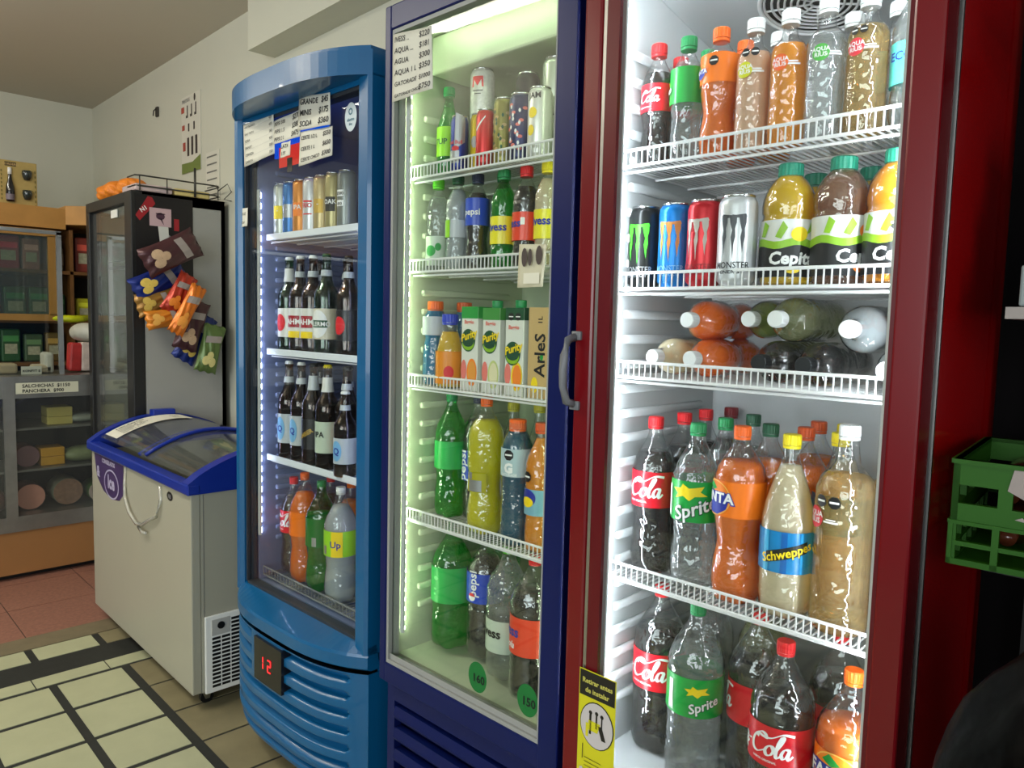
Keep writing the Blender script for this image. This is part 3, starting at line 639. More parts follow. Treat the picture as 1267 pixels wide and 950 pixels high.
# energy drink cans
def can(fr, lx, ly, z, h, d, label, group, body, art=None, name='drink_can', lid=True, up=0, cat='can'):
    r = d/2; m = body if not isinstance(body, tuple) else mat('can_%d_%d_%d' % body, body, .28, .35)
    o = MB().lathe([(0, r*.72), (.003, r*.78), (.010, r*.97), (.014, r), (h-.018, r), (h-.012, r*.97), (h-.004, r*.84)], 36).build(name, m, None, smooth=True)
    o.location = fr.w(lx, ly, z); o.rotation_euler = (0, 0, fr.a); tag(o, label, cat, group)
    b = MB(); b.lathe([(h-.005, r*.84), (h-.001, r*.87), (h, r*.85), (h-.001, r*.82), (h-.004, r*.78), (h-.0045, r*.1)], 36); b.box((-.008, -.012, h-.004), (.008, .010, h-.002), bev=.001); b.build('lid', silver, o, smooth=True)
    if art: art(o, r, 0, h)
    return o
def claws(m, m2=None, word=WH, a0=8):
    def f_(o, r, za, h):
        L = []
        for i, (x, bt) in enumerate(((-.016, .052), (.0, .046), (.016, .056))):
            L.append([(x-.006, .118), (x-.001, .122), (x+.006, .121), (x+.0062, .108), (x+.0035, .098), (x+.0045, .084), (x+.002, .072), (x+.001, bt), (x-.0012, .07), (x-.0030, .083), (x-.0008, .095), (x-.0040, .106)])
        L.append([(-.022, .119), (-.019, .1235), (.0, .1205), (.021, .1235), (.0235, .118), (.012, .1165), (-.010, .1165)])
        k = h/.158
        polys([[(x, y*k) for x, y in P] for P in L], cyl(r, a0, 0, .0010), 'claw_mark', m, o)
        text('MONSTER', .0155, cyl(r, a0, .036*k, .0010), word, o, bold=.01, sx=.86); text('ENERGY', .008, cyl(r, a0, .024*k, .0010), word, o, sx=1.4)
    return f_
g = 'energy drink cans on the second shelf of the red cooler'
can(FRed, .049, .15, R2, .160, .064, 'black energy drink can with bright green claw marks', g, (20, 22, 22), claws(mat('neon_green', (70, 220, 40), .4), word=SV), 'energy_drink_can')
can(FRed, .122, .145, R2, .159, .064, 'bright blue energy drink can with orange claw marks', g, (16, 118, 196), claws(mat('claw_orange', (214, 136, 60), .4), word=mat('print_sky', (120, 176, 220), .4)), 'energy_drink_can')
can(FRed, .190, .135, R2, .158, .064, 'red energy drink can with pale grey claw marks', g, (200, 34, 44), claws(mat('claw_silver', (196, 186, 176), .3), word=mat('print_dark_red', (150, 20, 34), .4), a0=0), 'energy_drink_can')
can(FRed, .262, .120, R2, .157, .067, 'white silver energy drink can with thin dark claw marks', g, (214, 216, 218), claws(mat('claw_dark', (70, 72, 76), .4), word=BK, a0=14), 'energy_drink_can')
g = 'wide juice bottles on the second shelf of the red cooler'
for lx, ly, li, dsc, a, fr_, dt in ((.340, .150, 'mango', 'wide bottle of bright yellow juice with green cap beside the white energy can', 34, YE, 0), (.428, .150, 'brown', 'wide bottle of plum-brown juice with green cap between the yellow and orange juice', 62, OR, 0), (.514, .142, 'amber', 'wide bottle of orange juice with green cap at the right end of the second shelf', 26, OR, 1)):
    bottle(FRed, 'cepita', lx, ly, R2, .207, .088, dsc, g, name='juice_bottle', cap='teal', liq=li, lab=(.07, .53, 'white'), art=a_cepita(a, fr_, dt), fill=.90)
for lx, dsc in ((.343, 'green-capped juice bottle in the back row, behind the yellow juice'), (.440, 'green-capped juice bottle in the back row, behind the plum-brown juice')):
    bottle(FRed, 'cepita', lx, .25, R2, .205, .086, dsc, 'back row juice bottles in the red cooler', name='juice_bottle', cap='teal', liq='mango', lab=(.10, .52, 'white'), art=a_cepita(30, YE), fill=.88)
# bottles lying on their sides
g = 'bottles lying on their sides on the third shelf of the red cooler'
for lx, ly, z, d, cap, li, dsc in (
    (.112, .095, .037, .074, 'white', 'lemon', 'lying bottle of cloudy pale lemon drink, white cap, bottom left of the pile'), (.192, .095, .037, .074, 'white', 'orange', 'lying orange drink bottle with white cap in the bottom row'),
    (.270, .100, .037, .072, 'white', 'lemon', ''), (.322, .100, .037, .076, 'black', 'cola', 'left one of the two lying dark cola bottles with black caps'), (.400, .098, .037, .076, 'black', 'cola', 'right one of the two lying dark cola bottles with black caps'),
    (.526, .098, .036, .072, 'white', 'grey', 'lying bottle with white cap at the bottom right corner of the pile'), (.180, .100, .108, .076, 'white', 'orange', 'lying bright orange drink bottle with white cap, top left of the pile'),
    (.275, .150, .112, .072, 'white', 'olive', 'lying green drink bottle with white cap, set back in the top row'), (.350, .095, .112, .078, 'white', 'greenish', 'lying pale green drink bottle with white cap, largest in the top row'),
    (.468, .095, .098, .080, 'white', 'grey', 'lying pale cloudy bottle with white cap, right part of the top row'), (.540, .095, .128, .070, 'orange', 'orange', 'lying orange drink bottle cut off by the door frame, top right of the pile')):
    if not dsc: continue
    o = bottle(FRed, 'straight' if li != 'orange' else 'waist', lx, ly+.235, R3+z+.002, .235, d, dsc, g, name='soda_bottle', cap=cap, liq=li, fill=.86, lie=True, capr=.0145)
    o.rotation_euler = (R(90), 0, FRed.a)
# big bottles, fourth shelf
g = 'large bottles in the front row of the red cooler fourth shelf'
bottle(FRed, 'contour', .080, .17, R4, .317, .086, 'tall cola bottle with red label and red cap, leftmost on the red cooler fourth shelf', g, cap='red', lab=(.44, .665, 'coke'), art=a_coke(-40), fill=.78)
bottle(FRed, 'contour', .181, .16, R4, .316, .090, 'tall clear lemon-lime soda with green label, red cooler fourth shelf', g, cap='green', liq='clear', lab=(.42, .665, 'sprite'), art=a_sprite(26), fill=.80)
bottle(FRed, 'waist', .276, .15, R4, .322, .092, 'tall orange soda bottle with waisted body and orange cap, red cooler fourth shelf', g, cap='orange', liq='orange', lab=(.50, .70, 'fanta'), art=a_fanta(-36), fill=.80)
bottle(FRed, 'cone', .368, .15, R4, .318, .090, 'tall cloudy tonic bottle with bright blue label and yellow cap', g, cap='yellow', liq='lemon', lab=(.265, .49, 'schw'), art=a_schw, fill=.83)
bottle(FRed, 'straight', .463, .15, R4, .345, .096, 'tall golden apple drink with white cap and red round badge, red cooler fourth shelf', g, cap='white', liq='apple', art=lambda o, rm, za, zb: (a_aqua('red', -44, 0, .56)(o, rm, za, zb), octos(o, rm, -28, .222, .0105, 2)), fill=.76, capr=.0165)
g = 'back rows of large bottles on the red cooler fourth shelf'
for k, lx, ly, cap, li, lb, dsc in (('contour', .085, .27, 'red', 'cola', 'coke', 'red-capped cola directly behind the leftmost tall cola'), ('contour', .079, .37, 'red', 'cola', 'coke', 'red-capped cola third from the front at the left wall of the cooler'), ('contour', .095, .455, 'dred', 'cola', 'coke', 'cola with shaded dark red cap deepest in the left column of the fourth shelf'),  # deepest cap is a darker copy of the red, shade put into its colour
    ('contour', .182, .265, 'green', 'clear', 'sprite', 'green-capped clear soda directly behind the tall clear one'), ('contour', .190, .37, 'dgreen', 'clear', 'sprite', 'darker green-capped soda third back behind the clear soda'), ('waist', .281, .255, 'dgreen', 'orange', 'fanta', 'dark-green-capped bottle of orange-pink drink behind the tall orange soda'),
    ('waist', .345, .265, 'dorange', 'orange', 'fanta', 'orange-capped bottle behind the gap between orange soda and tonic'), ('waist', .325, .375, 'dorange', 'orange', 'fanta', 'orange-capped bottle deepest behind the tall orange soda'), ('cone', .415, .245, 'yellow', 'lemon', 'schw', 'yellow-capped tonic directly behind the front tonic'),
    ('cone', .378, .37, 'yellow', 'lemon', 'schw', 'yellow-capped tonic third back, mostly hidden'), ('straight', .505, .25, 'white', 'apple', None, 'golden drink behind the tall apple drink at the right end of the fourth shelf')):
    bottle(FRed, k, lx, ly, R4, .318, .084, dsc, g, cap=cap, liq=li, lab=(.44, .66, lb) if lb else None, fill=.78)
# biggest bottles on the cooler floor
g = 'biggest soda bottles on the floor of the red cooler'
bottle(FRed, 'big', .092, .20, R5, .345, .108, 'big cola bottle with red label, leftmost on the red cooler floor', g, cap='red', lab=(.40, .625, 'coke'), art=a_coke(-36), fill=.74)
bottle(FRed, 'big', .201, .155, R5, .350, .108, 'big clear lemon-lime soda with green label on the red cooler floor', g, cap='green', liq='clear', lab=(.41, .625, 'sprite'), art=a_sprite(46, .72), fill=.74)
bottle(FRed, 'big', .298, .215, R5, .345, .106, 'big cola bottle set back behind the clear soda and the front cola', g, cap='red', lab=(.40, .62, 'coke'), art=a_coke(-112), fill=.74)
bottle(FRed, 'big', .388, .125, R5, .342, .108, 'big cola bottle with red cap standing foremost on the red cooler floor', g, cap='red', lab=(.40, .61, 'coke'), art=a_coke(-34), fill=.74)
bottle(FRed, 'big', .440, .245, R5, .345, .104, 'big cola bottle in shadow behind the foremost cola', g, cap='red', lab=(.40, .62, 'coke'), fill=.74)
bottle(FRed, 'big', .502, .125, R5, .330, .106, 'big orange soda with orange cap, rightmost on the red cooler floor', g, cap='orange', liq='orange', lab=(.40, .62, 'fanta'), art=a_fanta(-4, 1.05), fill=.72)
bottle(FRed, 'big', .150, .30, R5, .345, .100, 'big clear bottle in the back row of the red cooler floor', g, cap='white', liq='clear', fill=.80)
bottle(FRed, 'big', .255, .33, R5, .345, .100, 'big pale green bottle in the back row of the red cooler floor', g, cap='green', liq='greenish', fill=.78)

# ---- navy cooler contents
N1, N2, N3, N4, N5 = 1.863, 1.625, 1.328, .970, .612
g = 'drinks on the top shelf of the navy cooler'
bottle(FNavy, 'glassb', .078, .145, N1, .234, .060, 'small green soda bottle with lime label, leftmost on the navy cooler top shelf', g, cap='green', liq='green', lab=(.24, .56, 'lime'), art=lambda o, rm, za, zb: text('7UP', .02, cyl(rm, 10, (za+zb)/2, .0012), DG, o), shell=petg, fill=.78)
can(FNavy, .176, .095, N1, .136, .044, 'slim blue and silver energy can with small red mark', g, (24, 50, 140), lambda o, r, za, h: (polys([rect(-.03, 0, .016, .03), [(.002, .03), (.03, .05), (.03, .11), (.006, .12)]], cyl(r, 6, .02, .0008), 'silver_field', SV, o), polys([disc(0, .055, .010, .006, 12)], cyl(r, 20, 0, .0012), 'red_mark', RD, o), text('Red Bull', .012, cyl(r, 14, .07, .0012), RD, o)))
can(FNavy, .216, .125, N1, .140, .046, 'slim yellow can between the blue energy can and the red can', g, (226, 196, 30), lambda o, r, za, h: polys([disc(0, .07, .010, .014)], cyl(r, 14, 0, .0008), 'grey_mark', SV, o))
can(FNavy, .262, .100, N1, .137, .045, 'slim plain red can, navy cooler top shelf', g, (204, 44, 44), lambda o, r, za, h: polys([[(-.012, .09), (.014, .12), (.014, .116), (-.010, .084)]], cyl(r, 10, 0, .0008), 'pale_stroke', WH, o))
flor = lambda c1, c2: (lambda o, r, za, h: (polys([disc(.012*math.cos(q*1.9)*(1+q*.1), .03+.009*q, .006, .004, 8) for q in range(12)], cyl(r, 12, 0, .0008), 'flower_pattern', c1, o), polys([disc(.012*math.sin(q*2.3), .034+.009*q, .003, .005, 6) for q in range(11)], cyl(r, 12, 0, .0012), 'leaf_pattern', c2, o)))
can(FNavy, .309, .115, N1, .158, .050, 'olive and gold patterned can on the navy cooler top shelf', g, (142, 136, 66), flor(TN, DG))
can(FNavy, .366, .115, N1, .157, .058, 'dark blue can with white and pink flower drawing', g, (44, 52, 92), flor(PK, WH))
can(FNavy, .428, .110, N1, .158, .056, 'white can with two yellow lemons', g, (224, 224, 216), lambda o, r, za, h: (polys([disc(-.002, .1, .011, .012), disc(-.006, .062, .009, .012)], cyl(r, 8, 0, .0008), 'lemon', YE, o), text('JAM', .018, cyl(r, 14, .137, .001), BK, o)))
sil = mat('speckled_white_can', (214, 212, 206), .35, .2, noise=.3, nscale=160)
can(FNavy, .160, .185, N1, .135, .062, 'grey can standing under the speckled white can', g, (160, 160, 150))
can(FNavy, .160, .185, N1+.137, .135, .062, 'tall speckled white can with a red M, stacked above the others', g, sil, lambda o, r, za, h: (polys([[(-.016, -.012), (-.011, -.012), (-.010, .006), (0, -.010), (.010, .006), (.011, -.012), (.016, -.012), (.014, .014), (.010, .014), (0, -.001), (-.010, .014), (-.014, .014)]], cyl(r, 22, .098, .0008), 'red_monogram', RD, o), polys([rect(-.014, -.002, .014, .0), rect(-.009, -.010, .009, -.008)], cyl(r, 22, .078, .0008), 'fine_print', BK, o)))
can(FNavy, .318, .185, N1, .118, .058, 'plain grey can hidden under the dark stacked can', g, (90, 90, 92))
can(FNavy, .318, .185, N1+.120, .110, .058, 'dark grey can stacked behind the flower can', g, (44, 44, 46))
can(FNavy, .405, .190, N1, .118, .062, 'pale can hidden under the tallest pale can at the right', g, (170, 176, 160))
can(FNavy, .405, .190, N1+.120, .128, .066, 'pale greenish can stacked at the right end behind the lemon can', g, (186, 192, 176))
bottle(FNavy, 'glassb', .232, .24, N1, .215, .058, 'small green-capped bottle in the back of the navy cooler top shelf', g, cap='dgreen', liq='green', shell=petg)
g = 'small bottles on the second shelf of the navy cooler'
bottle(FNavy, 'contour', .071, .12, N2, .236, .062, 'small clear bottle with lime cap, leftmost on the navy cooler second shelf', g, cap='lime', liq='clear', lab=(.06, .38, 'pale'), art=lambda o, rm, za, zb: polys([disc(0, .5*(za+zb), .014, .014), disc(.02, .5*(za+zb)+.01, .008, .01)], cyl(rm, 14, 0, .001), 'green_design', GR, o), fill=.8)
bottle(FNavy, 'contour', .147, .12, N2, .240, .062, 'small pale cloudy bottle with dark green cap and lime mark', g, cap='dgreen', liq='grey', lab=(.34, .52, 'silver'), art=lambda o, rm, za, zb: polys([rect(-.014, za, .004, zb)], cyl(rm, 4, 0, .001), 'lime_mark', mat('label_lime', (150, 214, 40), .35), o), fill=.84)
bottle(FNavy, 'contour', .209, .13, N2, .236, .060, 'small dark cola with blue label and navy cap', g, cap='navy', lab=(.46, .74, 'pepsi'), art=lambda o, rm, za, zb: text('pepsi', .022, cyl(rm, 16, (za+zb)/2, .001), WH, o), fill=.80)
bottle(FNavy, 'contour', .262, .165, N2, .240, .060, 'small green bottle behind and left of the yellow-labelled green one', g, cap='green', liq='green', shell=petg)
bottle(FNavy, 'contour', .320, .11, N2, .230, .062, 'small green bottle with yellow label and green cap', g, cap='green', liq='green', shell=petg, lab=(.24, .52, 'ivess'), art=a_ivess('ivess', BL, 14, .40))
bottle(FNavy, 'contour', .392, .11, N2, .229, .062, 'small cola bottle with orange-red label and red cap, navy cooler second shelf', g, cap='red', lab=(.26, .54, 'ivred'), art=lambda o, rm, za, zb: (a_ivess('ivess', BL, -22, .40)(o, rm, za, zb), polys([rect(-.005, 0, .005, .016)], cyl(rm, 30, za+.035, .001), 'white_box', WH, o)), fill=.8)
bottle(FNavy, 'contour', .458, .11, N2, .230, .060, 'small pale yellow drink with yellow cap, rightmost on the navy cooler second shelf', g, cap='yellow', liq='lemon', lab=(.26, .54, 'ivess'), art=a_ivess('ivess', BL, 10, .40), fill=.84)
g = 'drinks on the third shelf of the navy cooler'
bottle(FNavy, 'sport_s', .072, .115, N3, .220, .066, 'small bright blue sports drink with orange cap and silver label', g, name='sports_drink_bottle', cap='orange', liq='blue', lab=(.60, .82, 'silver'), fill=.9)
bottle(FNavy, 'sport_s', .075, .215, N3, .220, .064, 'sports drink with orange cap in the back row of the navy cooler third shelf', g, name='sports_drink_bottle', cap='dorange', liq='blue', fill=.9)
bottle(FNavy, 'jar', .148, .100, N3, .187, .072, 'squat bottle of yellow orange juice with blue cap', g, name='juice_bottle', cap='blue', liq='mango', lab=(.06, .50, mat('label_juice_orange', (232, 140, 30), .35)), art=lambda o, rm, za, zb: (polys([rect(-.006, za+.01, .006, zb)], cyl(rm, -34, 0, .001), 'silver_strip', SV, o), text('JUGO', .013, cyl(rm, -34, (za+zb)/2, .0015, tilt=R(90)), BK, o), polys([disc(.016, za+.03, .013, .016)], cyl(rm, 20, 0, .001), 'fruit', RD, o)), fill=.76)
def carton(lx, ly, h, d, label, top, art, cap=None, w=.058):
    o = MB().box((-w/2, 0, 0), (w/2, w, h), bev=.0015).build('juice_carton', mat('carton_white', (222, 224, 214), .4), None); o.location = FNavy.w(lx, ly-w/2, N3); o.rotation_euler = (0, 0, FNavy.a); tag(o, label, 'carton', 'juice cartons on the third shelf of the navy cooler')
    G = plane((0, -.0006, 0), (1, 0, 0), (0, 0, 1)); G2 = plane((0, -.0010, 0), (1, 0, 0), (0, 0, 1)); G3 = plane((0, -.0014, 0), (1, 0, 0), (0, 0, 1)); G4 = plane((0, -.0018, 0), (1, 0, 0), (0, 0, 1))
    side = plane((w/2+.0006, 0, 0), (0, 1, 0), (0, 0, 1))
    art(o, w, h, G, G2, G3, G4, side)
    if cap: MB().lathe([(h-.001, .012), (h+.004, .0135), (h+.017, .0135), (h+.018, .012)], 24, c=(0, w*.35, 0)).build('cap', capmat(cap), o)
    return o
def a_purity(fruit, two=None, octs=False, topc=GR):
    def f_(o, w, h, G, G2, G3, G4, side):
        polys([rect(-w/2, h*.86, w/2, h)], G, 'green_top_band', topc, o); polys([rect(0, h*.86, w, h)], side, 'green_side_band', topc, o)
        k = 0 if not octs else -.12*h
        polys([disc(-.004, h*.60+k, .025, .028, 24)], G, 'green_disc', DG, o); polys([disc(-.004, h*.56+k, .021, .016, 20)], G2, 'lime_disc', mat('print_leaf_green', (140, 186, 40), .4), o); polys([disc(-.004, h*.585+k, .020, .013, 20)], G3, 'dark_disc', mat('print_deep_green', (20, 70, 50), .4), o)
        text('Purity', .024, plane((-.002, -.0018, h*.66+k), (.95, 0, .28), (-.2, 0, 1)), YE, o, shear=.2, bold=.03)
        text('Baggio', .013, plane((-.001, -.0018, (h*.78 if octs else h*.82)+0), (1, 0, 0), (0, 0, 1)), PK, o, bold=.03)
        polys([disc(.010, h*.22, .018, .034, 24)], G, 'fruit', fruit, o); polys([disc(.011, h*.22, .014, .028, 24)], G2, 'fruit_flesh', two or fruit, o); polys([disc(-.019, h*.24, .010, .026, 16)], G, 'second_fruit', PK if two else RD, o)
        if octs:
            polys([disc(-.011, h*.90, .0095, .0095, 8), disc(.011, h*.90, .0095, .0095, 8)], G2, 'warning_octagon', BK, o); polys([rect(-.018, h*.893, -.004, h*.905), rect(.004, h*.893, .018, h*.905)], G3, 'octagon_text_bar', WH, o)
    return f_
carton(.236, .115, .206, 0, 'green-topped juice carton with orange slice, left of the cartons', GR, a_purity(OR, mat('slice_orange', (226, 150, 60), .5)))
carton(.311, .115, .203, 0, 'juice carton with pale apple half, middle of the green-topped cartons', GR, a_purity(mat('apple_skin', (196, 206, 130), .5), mat('apple_flesh', (222, 216, 176), .5), topc=mat('print_mid_green', (60, 140, 60), .45)), 'green')
carton(.388, .115, .204, 0, 'juice carton with peach half and two black octagons on its dark green top', DG, a_purity(YE, mat('peach_flesh', (240, 130, 40), .5), True, DG), 'green')
def a_arles(o, w, h, G, G2, G3, G4, side):
    polys([rect(-w/2, .0, w/2, h)], G, 'tan_front', TN, o); text('ArleS', .044, plane((.006, -.0012, h*.48), (0, 0, 1), (-1, 0, 0)), BK, o, bold=.02); text('1L', .018, plane((.006, -.0012, h*.86), (0, 0, 1), (-1, 0, 0)), BK, o); polys([disc(-.008, .03, .010, .018)], G2, 'fruit', YE, o); polys([disc(.012, h*.46, .005, .008, 10)], G2, 'leaf', GR, o)
carton(.462, .115, .205, 0, 'tan carton with black lettering running upwards, rightmost of the cartons', TN, a_arles)
g = 'large bottles on the fourth shelf of the navy cooler'
bottle(FNavy, 'contour', .082, .17, N4, .336, .090, 'tall green soda bottle with green label, leftmost on the navy cooler fourth shelf', g, cap='green', liq='green', lab=(.40, .62, mat('label_bright_green', (40, 170, 80), .35)), shell=petg, fill=.84)
bottle(FNavy, 'contour', .150, .205, N4, .335, .084, 'tall cola with blue label squeezed behind the yellow bottle', g, cap='navy', lab=(.32, .56, 'pepsi'), art=lambda o, rm, za, zb: text('pepsi', .04, cyl(rm, -20, (za+zb)/2, .0012, tilt=R(90)), WH, o))
bottle(FNavy, 'waist', .262, .125, N4, .343, .092, 'tall bright yellow-green drink bottle with orange cap', g, cap='orange', liq='yellow', art=lambda o, rm, za, zb: (polys([rect(-.024, .11, .030, .158)], cyl(rm, 12, 0, .0012), 'clear_label_print', mat('print_mustard', (176, 170, 20), .5), o), polys([rect(-.018, .112, .018, .140), rect(-.020, .142, -.008, .158)], cyl(rm, 12, 0, .0018), 'barcode', SV, o)), fill=.83)
bottle(FNavy, 'sport', .382, .112, N4, .300, .076, 'tall dark blue sports drink with orange cap and pale label', g, name='sports_drink_bottle', cap='orange', liq='teal', lab=(.56, .78, mat('label_pale_blue', (176, 200, 206), .35)), art=a_g, fill=.9)
bottle(FNavy, 'contour', .458, .112, N4, .300, .072, 'orange juice drink at the right end of the navy cooler fourth shelf', g, name='juice_bottle', cap='dorange', liq='amber', lab=(.30, .50, mat('label_sky', (120, 170, 190), .35)), art=lambda o, rm, za, zb: (octos(o, rm, -14, zb+.028, .013), polys([disc(0, (za+zb)/2, .018, .012)], cyl(rm, -12, 0, .0012), 'lemon', YE, o), polys([disc(0, (za+zb)/2+.01, .024, .02)], cyl(rm, -12, 0, .0008), 'blue_disc', BL, o)), fill=.88)
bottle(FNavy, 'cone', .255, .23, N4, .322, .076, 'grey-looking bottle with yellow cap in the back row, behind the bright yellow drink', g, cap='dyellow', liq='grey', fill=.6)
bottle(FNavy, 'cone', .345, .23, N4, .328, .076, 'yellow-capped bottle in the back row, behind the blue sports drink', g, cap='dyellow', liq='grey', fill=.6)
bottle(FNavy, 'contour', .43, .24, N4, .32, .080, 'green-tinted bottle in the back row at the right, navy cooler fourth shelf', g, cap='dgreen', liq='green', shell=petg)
g = 'biggest bottles on the floor of the navy cooler'
bottle(FNavy, 'big', .094, .17, N5, .345, .112, 'big green soda bottle, leftmost on the navy cooler floor', g, cap='green', liq='green', shell=petg, lab=(.38, .66, mat('label_bright_green', (40, 170, 80), .35)), art=lambda o, rm, za, zb: polys([disc(-.01, zb-.03, .008, .006, 10), rect(-.018, za+.02, -.010, za+.026), rect(-.018, za+.034, -.008, za+.040)], cyl(rm, 10, 0, .001), 'pale_print', mat('print_mint', (120, 220, 140), .5), o))
bottle(FNavy, 'big', .200, .195, N5, .330, .100, 'big cola with blue label and round emblem on the navy cooler floor', g, cap='navy', lab=(.46, .70, 'pepsi'), art=lambda o, rm, za, zb: (text('pepsi', .034, cyl(rm, 4, (za+zb)/2+.012, .0012, tilt=R(90)), WH, o), polys([disc(0, 0, .011, .011)], cyl(rm, 2, za+.016, .0012), 'emblem', WH, o), polys([[(.011*math.cos(R(a)), .011*math.sin(R(a))) for a in range(10, 171, 20)]], cyl(rm, 2, za+.016, .0016), 'emblem_red', RD, o)))
bottle(FNavy, 'contour', .326, .150, N5, .338, .106, 'big clear soda water bottle with lime cap on the navy cooler floor', g, cap='lime', liq='clear', lab=(.22, .46, 'pale'), art=a_ivess('ivess', BK, -6, .40), fill=.86)
bottle(FNavy, 'big', .445, .115, N5, .345, .112, 'big cola bottle with orange-red label and red cap on the navy cooler floor', g, cap='red', lab=(.34, .60, 'ivred'), art=a_ivess('ivess', BL, -28, .38, ('cola', WH)), fill=.76)
bottle(FNavy, 'big', .150, .31, N5, .345, .104, 'big green bottle in the back row of the navy cooler floor', g, cap='green', liq='green', shell=petg)

# ---- light blue cooler contents
L1, L2, L3, L4 = 1.772, 1.375, 1.000, .580
g = 'beer cans on the top shelf of the light blue cooler'
CX = [(344, .105, (206, 196, 120)), ]
canrow = [(.085, (196, 200, 190), YE, 'pale silver can with yellow band, leftmost of the beer cans'), (.146, (44, 110, 176), SV, 'blue beer can with silver dots, second from the left'), (.212, (204, 130, 50), OR, 'orange and gold beer can'), (.276, (206, 208, 210), RD, 'white beer can with red lettering'),
          (.340, (186, 166, 120), GD, 'plain tan gold beer can'), (.408, (170, 158, 110), BK, 'tan beer can with dark panel'), (.478, (130, 134, 130), WH, 'grey can with a white price tag on it')]
for i, (lx, col, m2, dsc) in enumerate(canrow):
    can(FBlue, lx+.012, .118, L1, .182, .060, dsc, g, col, (lambda m2, i: lambda o, r, za, h: (polys([rect(-.018, .06, .018, .105)] if i not in (3, 6) else [rect(-.016, .10, .016, .106), rect(-.016, .06, .016, .064)], cyl(r, 26, 0, .0008), 'printed_panel', m2, o), text(['', '', 'IPA', 'RIO', '', 'OAK', ''][i] or '-', .02, cyl(r, 26, .09, .0014), WH if i != 3 else RD, o)) if i != 6 else (polys([rect(-.015, .07, .015, .088), rect(-.015, .10, .015, .12)], cyl(r, 8, 0, .0008), 'price_tag', WH, o), text('', 1, cyl(r, 8, 0, .0013), BK, o, lines=[('$500', .014, 0, .104, 'CENTER'), ('450', .013, 0, .073, 'CENTER')])))(m2, i), 'beer_can')
g = 'beer bottles on the second shelf of the light blue cooler'
def beer_art(kind):
    def f_(o, rm, za, zb):
        H = zb-za
        if kind == 'stella': polys([disc(0, za+H*.5, .022, H*.3)], cyl(rm, 8, 0, .001), 'red_emblem', RD, o)
        elif kind == 'brahma': polys([rect(-.03, za+H*.35, .03, za+H*.75)], cyl(rm, 12, 0, .001), 'dark_red_band', mat('label_dred', (160, 24, 34), .35), o); text('BRAHMA', .026, cyl(rm, 12, za+H*.55, .0015), WH, o, bold=.03); polys([rect(-.03, za, .03, za+H*.22)], cyl(rm, 12, 0, .001), 'yellow_band', YE, o)
        elif kind == 'palermo': polys([disc(0, za+H*.5, .034, H*.46)], cyl(rm, 14, 0, .001), 'oval', WH, o); polys([rect(-.034, za+H*.38, .034, za+H*.62)], cyl(rm, 14, 0, .0015), 'green_band', DG, o); text('PALERMO', .02, cyl(rm, 14, za+H*.5, .002), WH, o, bold=.02)
        elif kind == 'blue': polys([disc(0, za+H*.5, .020, H*.4)], cyl(rm, 8, 0, .001), 'oval', mat('print_sky', (120, 176, 220), .4), o); text('Q', .03, cyl(rm, 8, za+H*.5, .0015), BL, o)
        elif kind == 'plain': text('IPA', .026, cyl(rm, 14, za+H*.6, .0015), BK, o)
        elif kind == 'dark': text('AMBER', .02, cyl(rm, 14, za+H*.5, .0015, tilt=R(30)), GD, o)
    return f_
def beer(lx, ly, z, h, d, dsc, lm, kind, cap, green=False, foil=None, g=g):
    o = bottle(FBlue, 'beer', lx, ly, z, h, d, dsc, g, name='beer_bottle', cap=cap, liq='beerg' if green else 'beer', lab=(.16, .46, lm), art=beer_art(kind), shell=beergr if green else beerg, fill=.9, capr=.0145)
    rn = .40*d/2+.002; MB().lathe([(.74*h, .50*d/2+.001), (.80*h, .425*d/2+.001), (.88*h, .385*d/2+.001)] if foil else [(.78*h, .46*d/2+.001), (.84*h, .40*d/2+.001)], 24, caps=False).build('neck_label', labmat(foil or 'silver'), o, smooth=True)
beer(.114, .135, L2, .330, .078, 'green beer bottle with white neck and red emblem, leftmost on the second shelf', 'white', 'stella', 'white', True, 'white')
beer(.186, .135, L2, .331, .078, 'brown beer bottle with white and dark red label, second from the left', 'white', 'brahma', 'white')
beer(.268, .135, L2, .330, .078, 'brown beer bottle with white and dark red label, third from the left', 'white', 'brahma', 'silver' if 0 else 'white')
beer(.366, .125, L2, .330, .080, 'brown beer bottle with oval cream and green label', 'cream', 'palermo', 'dgreen', True)
beer(.470, .140, L2, .320, .078, 'dark beer bottle with small white and red label at the right', 'black', 'stella', 'black')
for lx, dsc in ((.145, 'beer bottle behind the first two on the second shelf'), (.318, 'beer bottle in the back row, centre of the second shelf'), (.430, 'beer bottle in the back row, right part of the second shelf'), (.55, 'beer bottle hidden behind the right stile on the second shelf')):
    beer(lx, .235, L2, .325, .076, dsc, 'dred', 'plain', 'black', g='back row beer bottles in the light blue cooler')
g3 = 'beer bottles on the third shelf of the light blue cooler'
beer(.112, .135, L3, .343, .078, 'brown beer bottle with pale blue oval label, leftmost on the third shelf', 'silver', 'blue', 'white', g=g3)
beer(.186, .140, L3, .342, .078, 'brown beer bottle with slanted silver-blue label, second on the third shelf', 'silver', 'blue', 'white', g=g3)
beer(.280, .130, L3, .343, .078, 'dark beer bottle with nearly black label and gold writing', 'black', 'dark', 'black', foil='silver', g=g3)
beer(.370, .128, L3, .344, .080, 'brown beer bottle with pale green label and white neck', 'pale', 'plain', 'yellow', foil='white', g=g3)
beer(.456, .145, L3, .342, .076, 'brown beer bottle with dark red label, right part of the third shelf', 'dred', 'plain', 'black', g=g3)
beer(.515, .100, L3, .270, .072, 'short brown beer bottle with silver and blue label at the right end', 'silver', 'blue', 'white', g=g3)
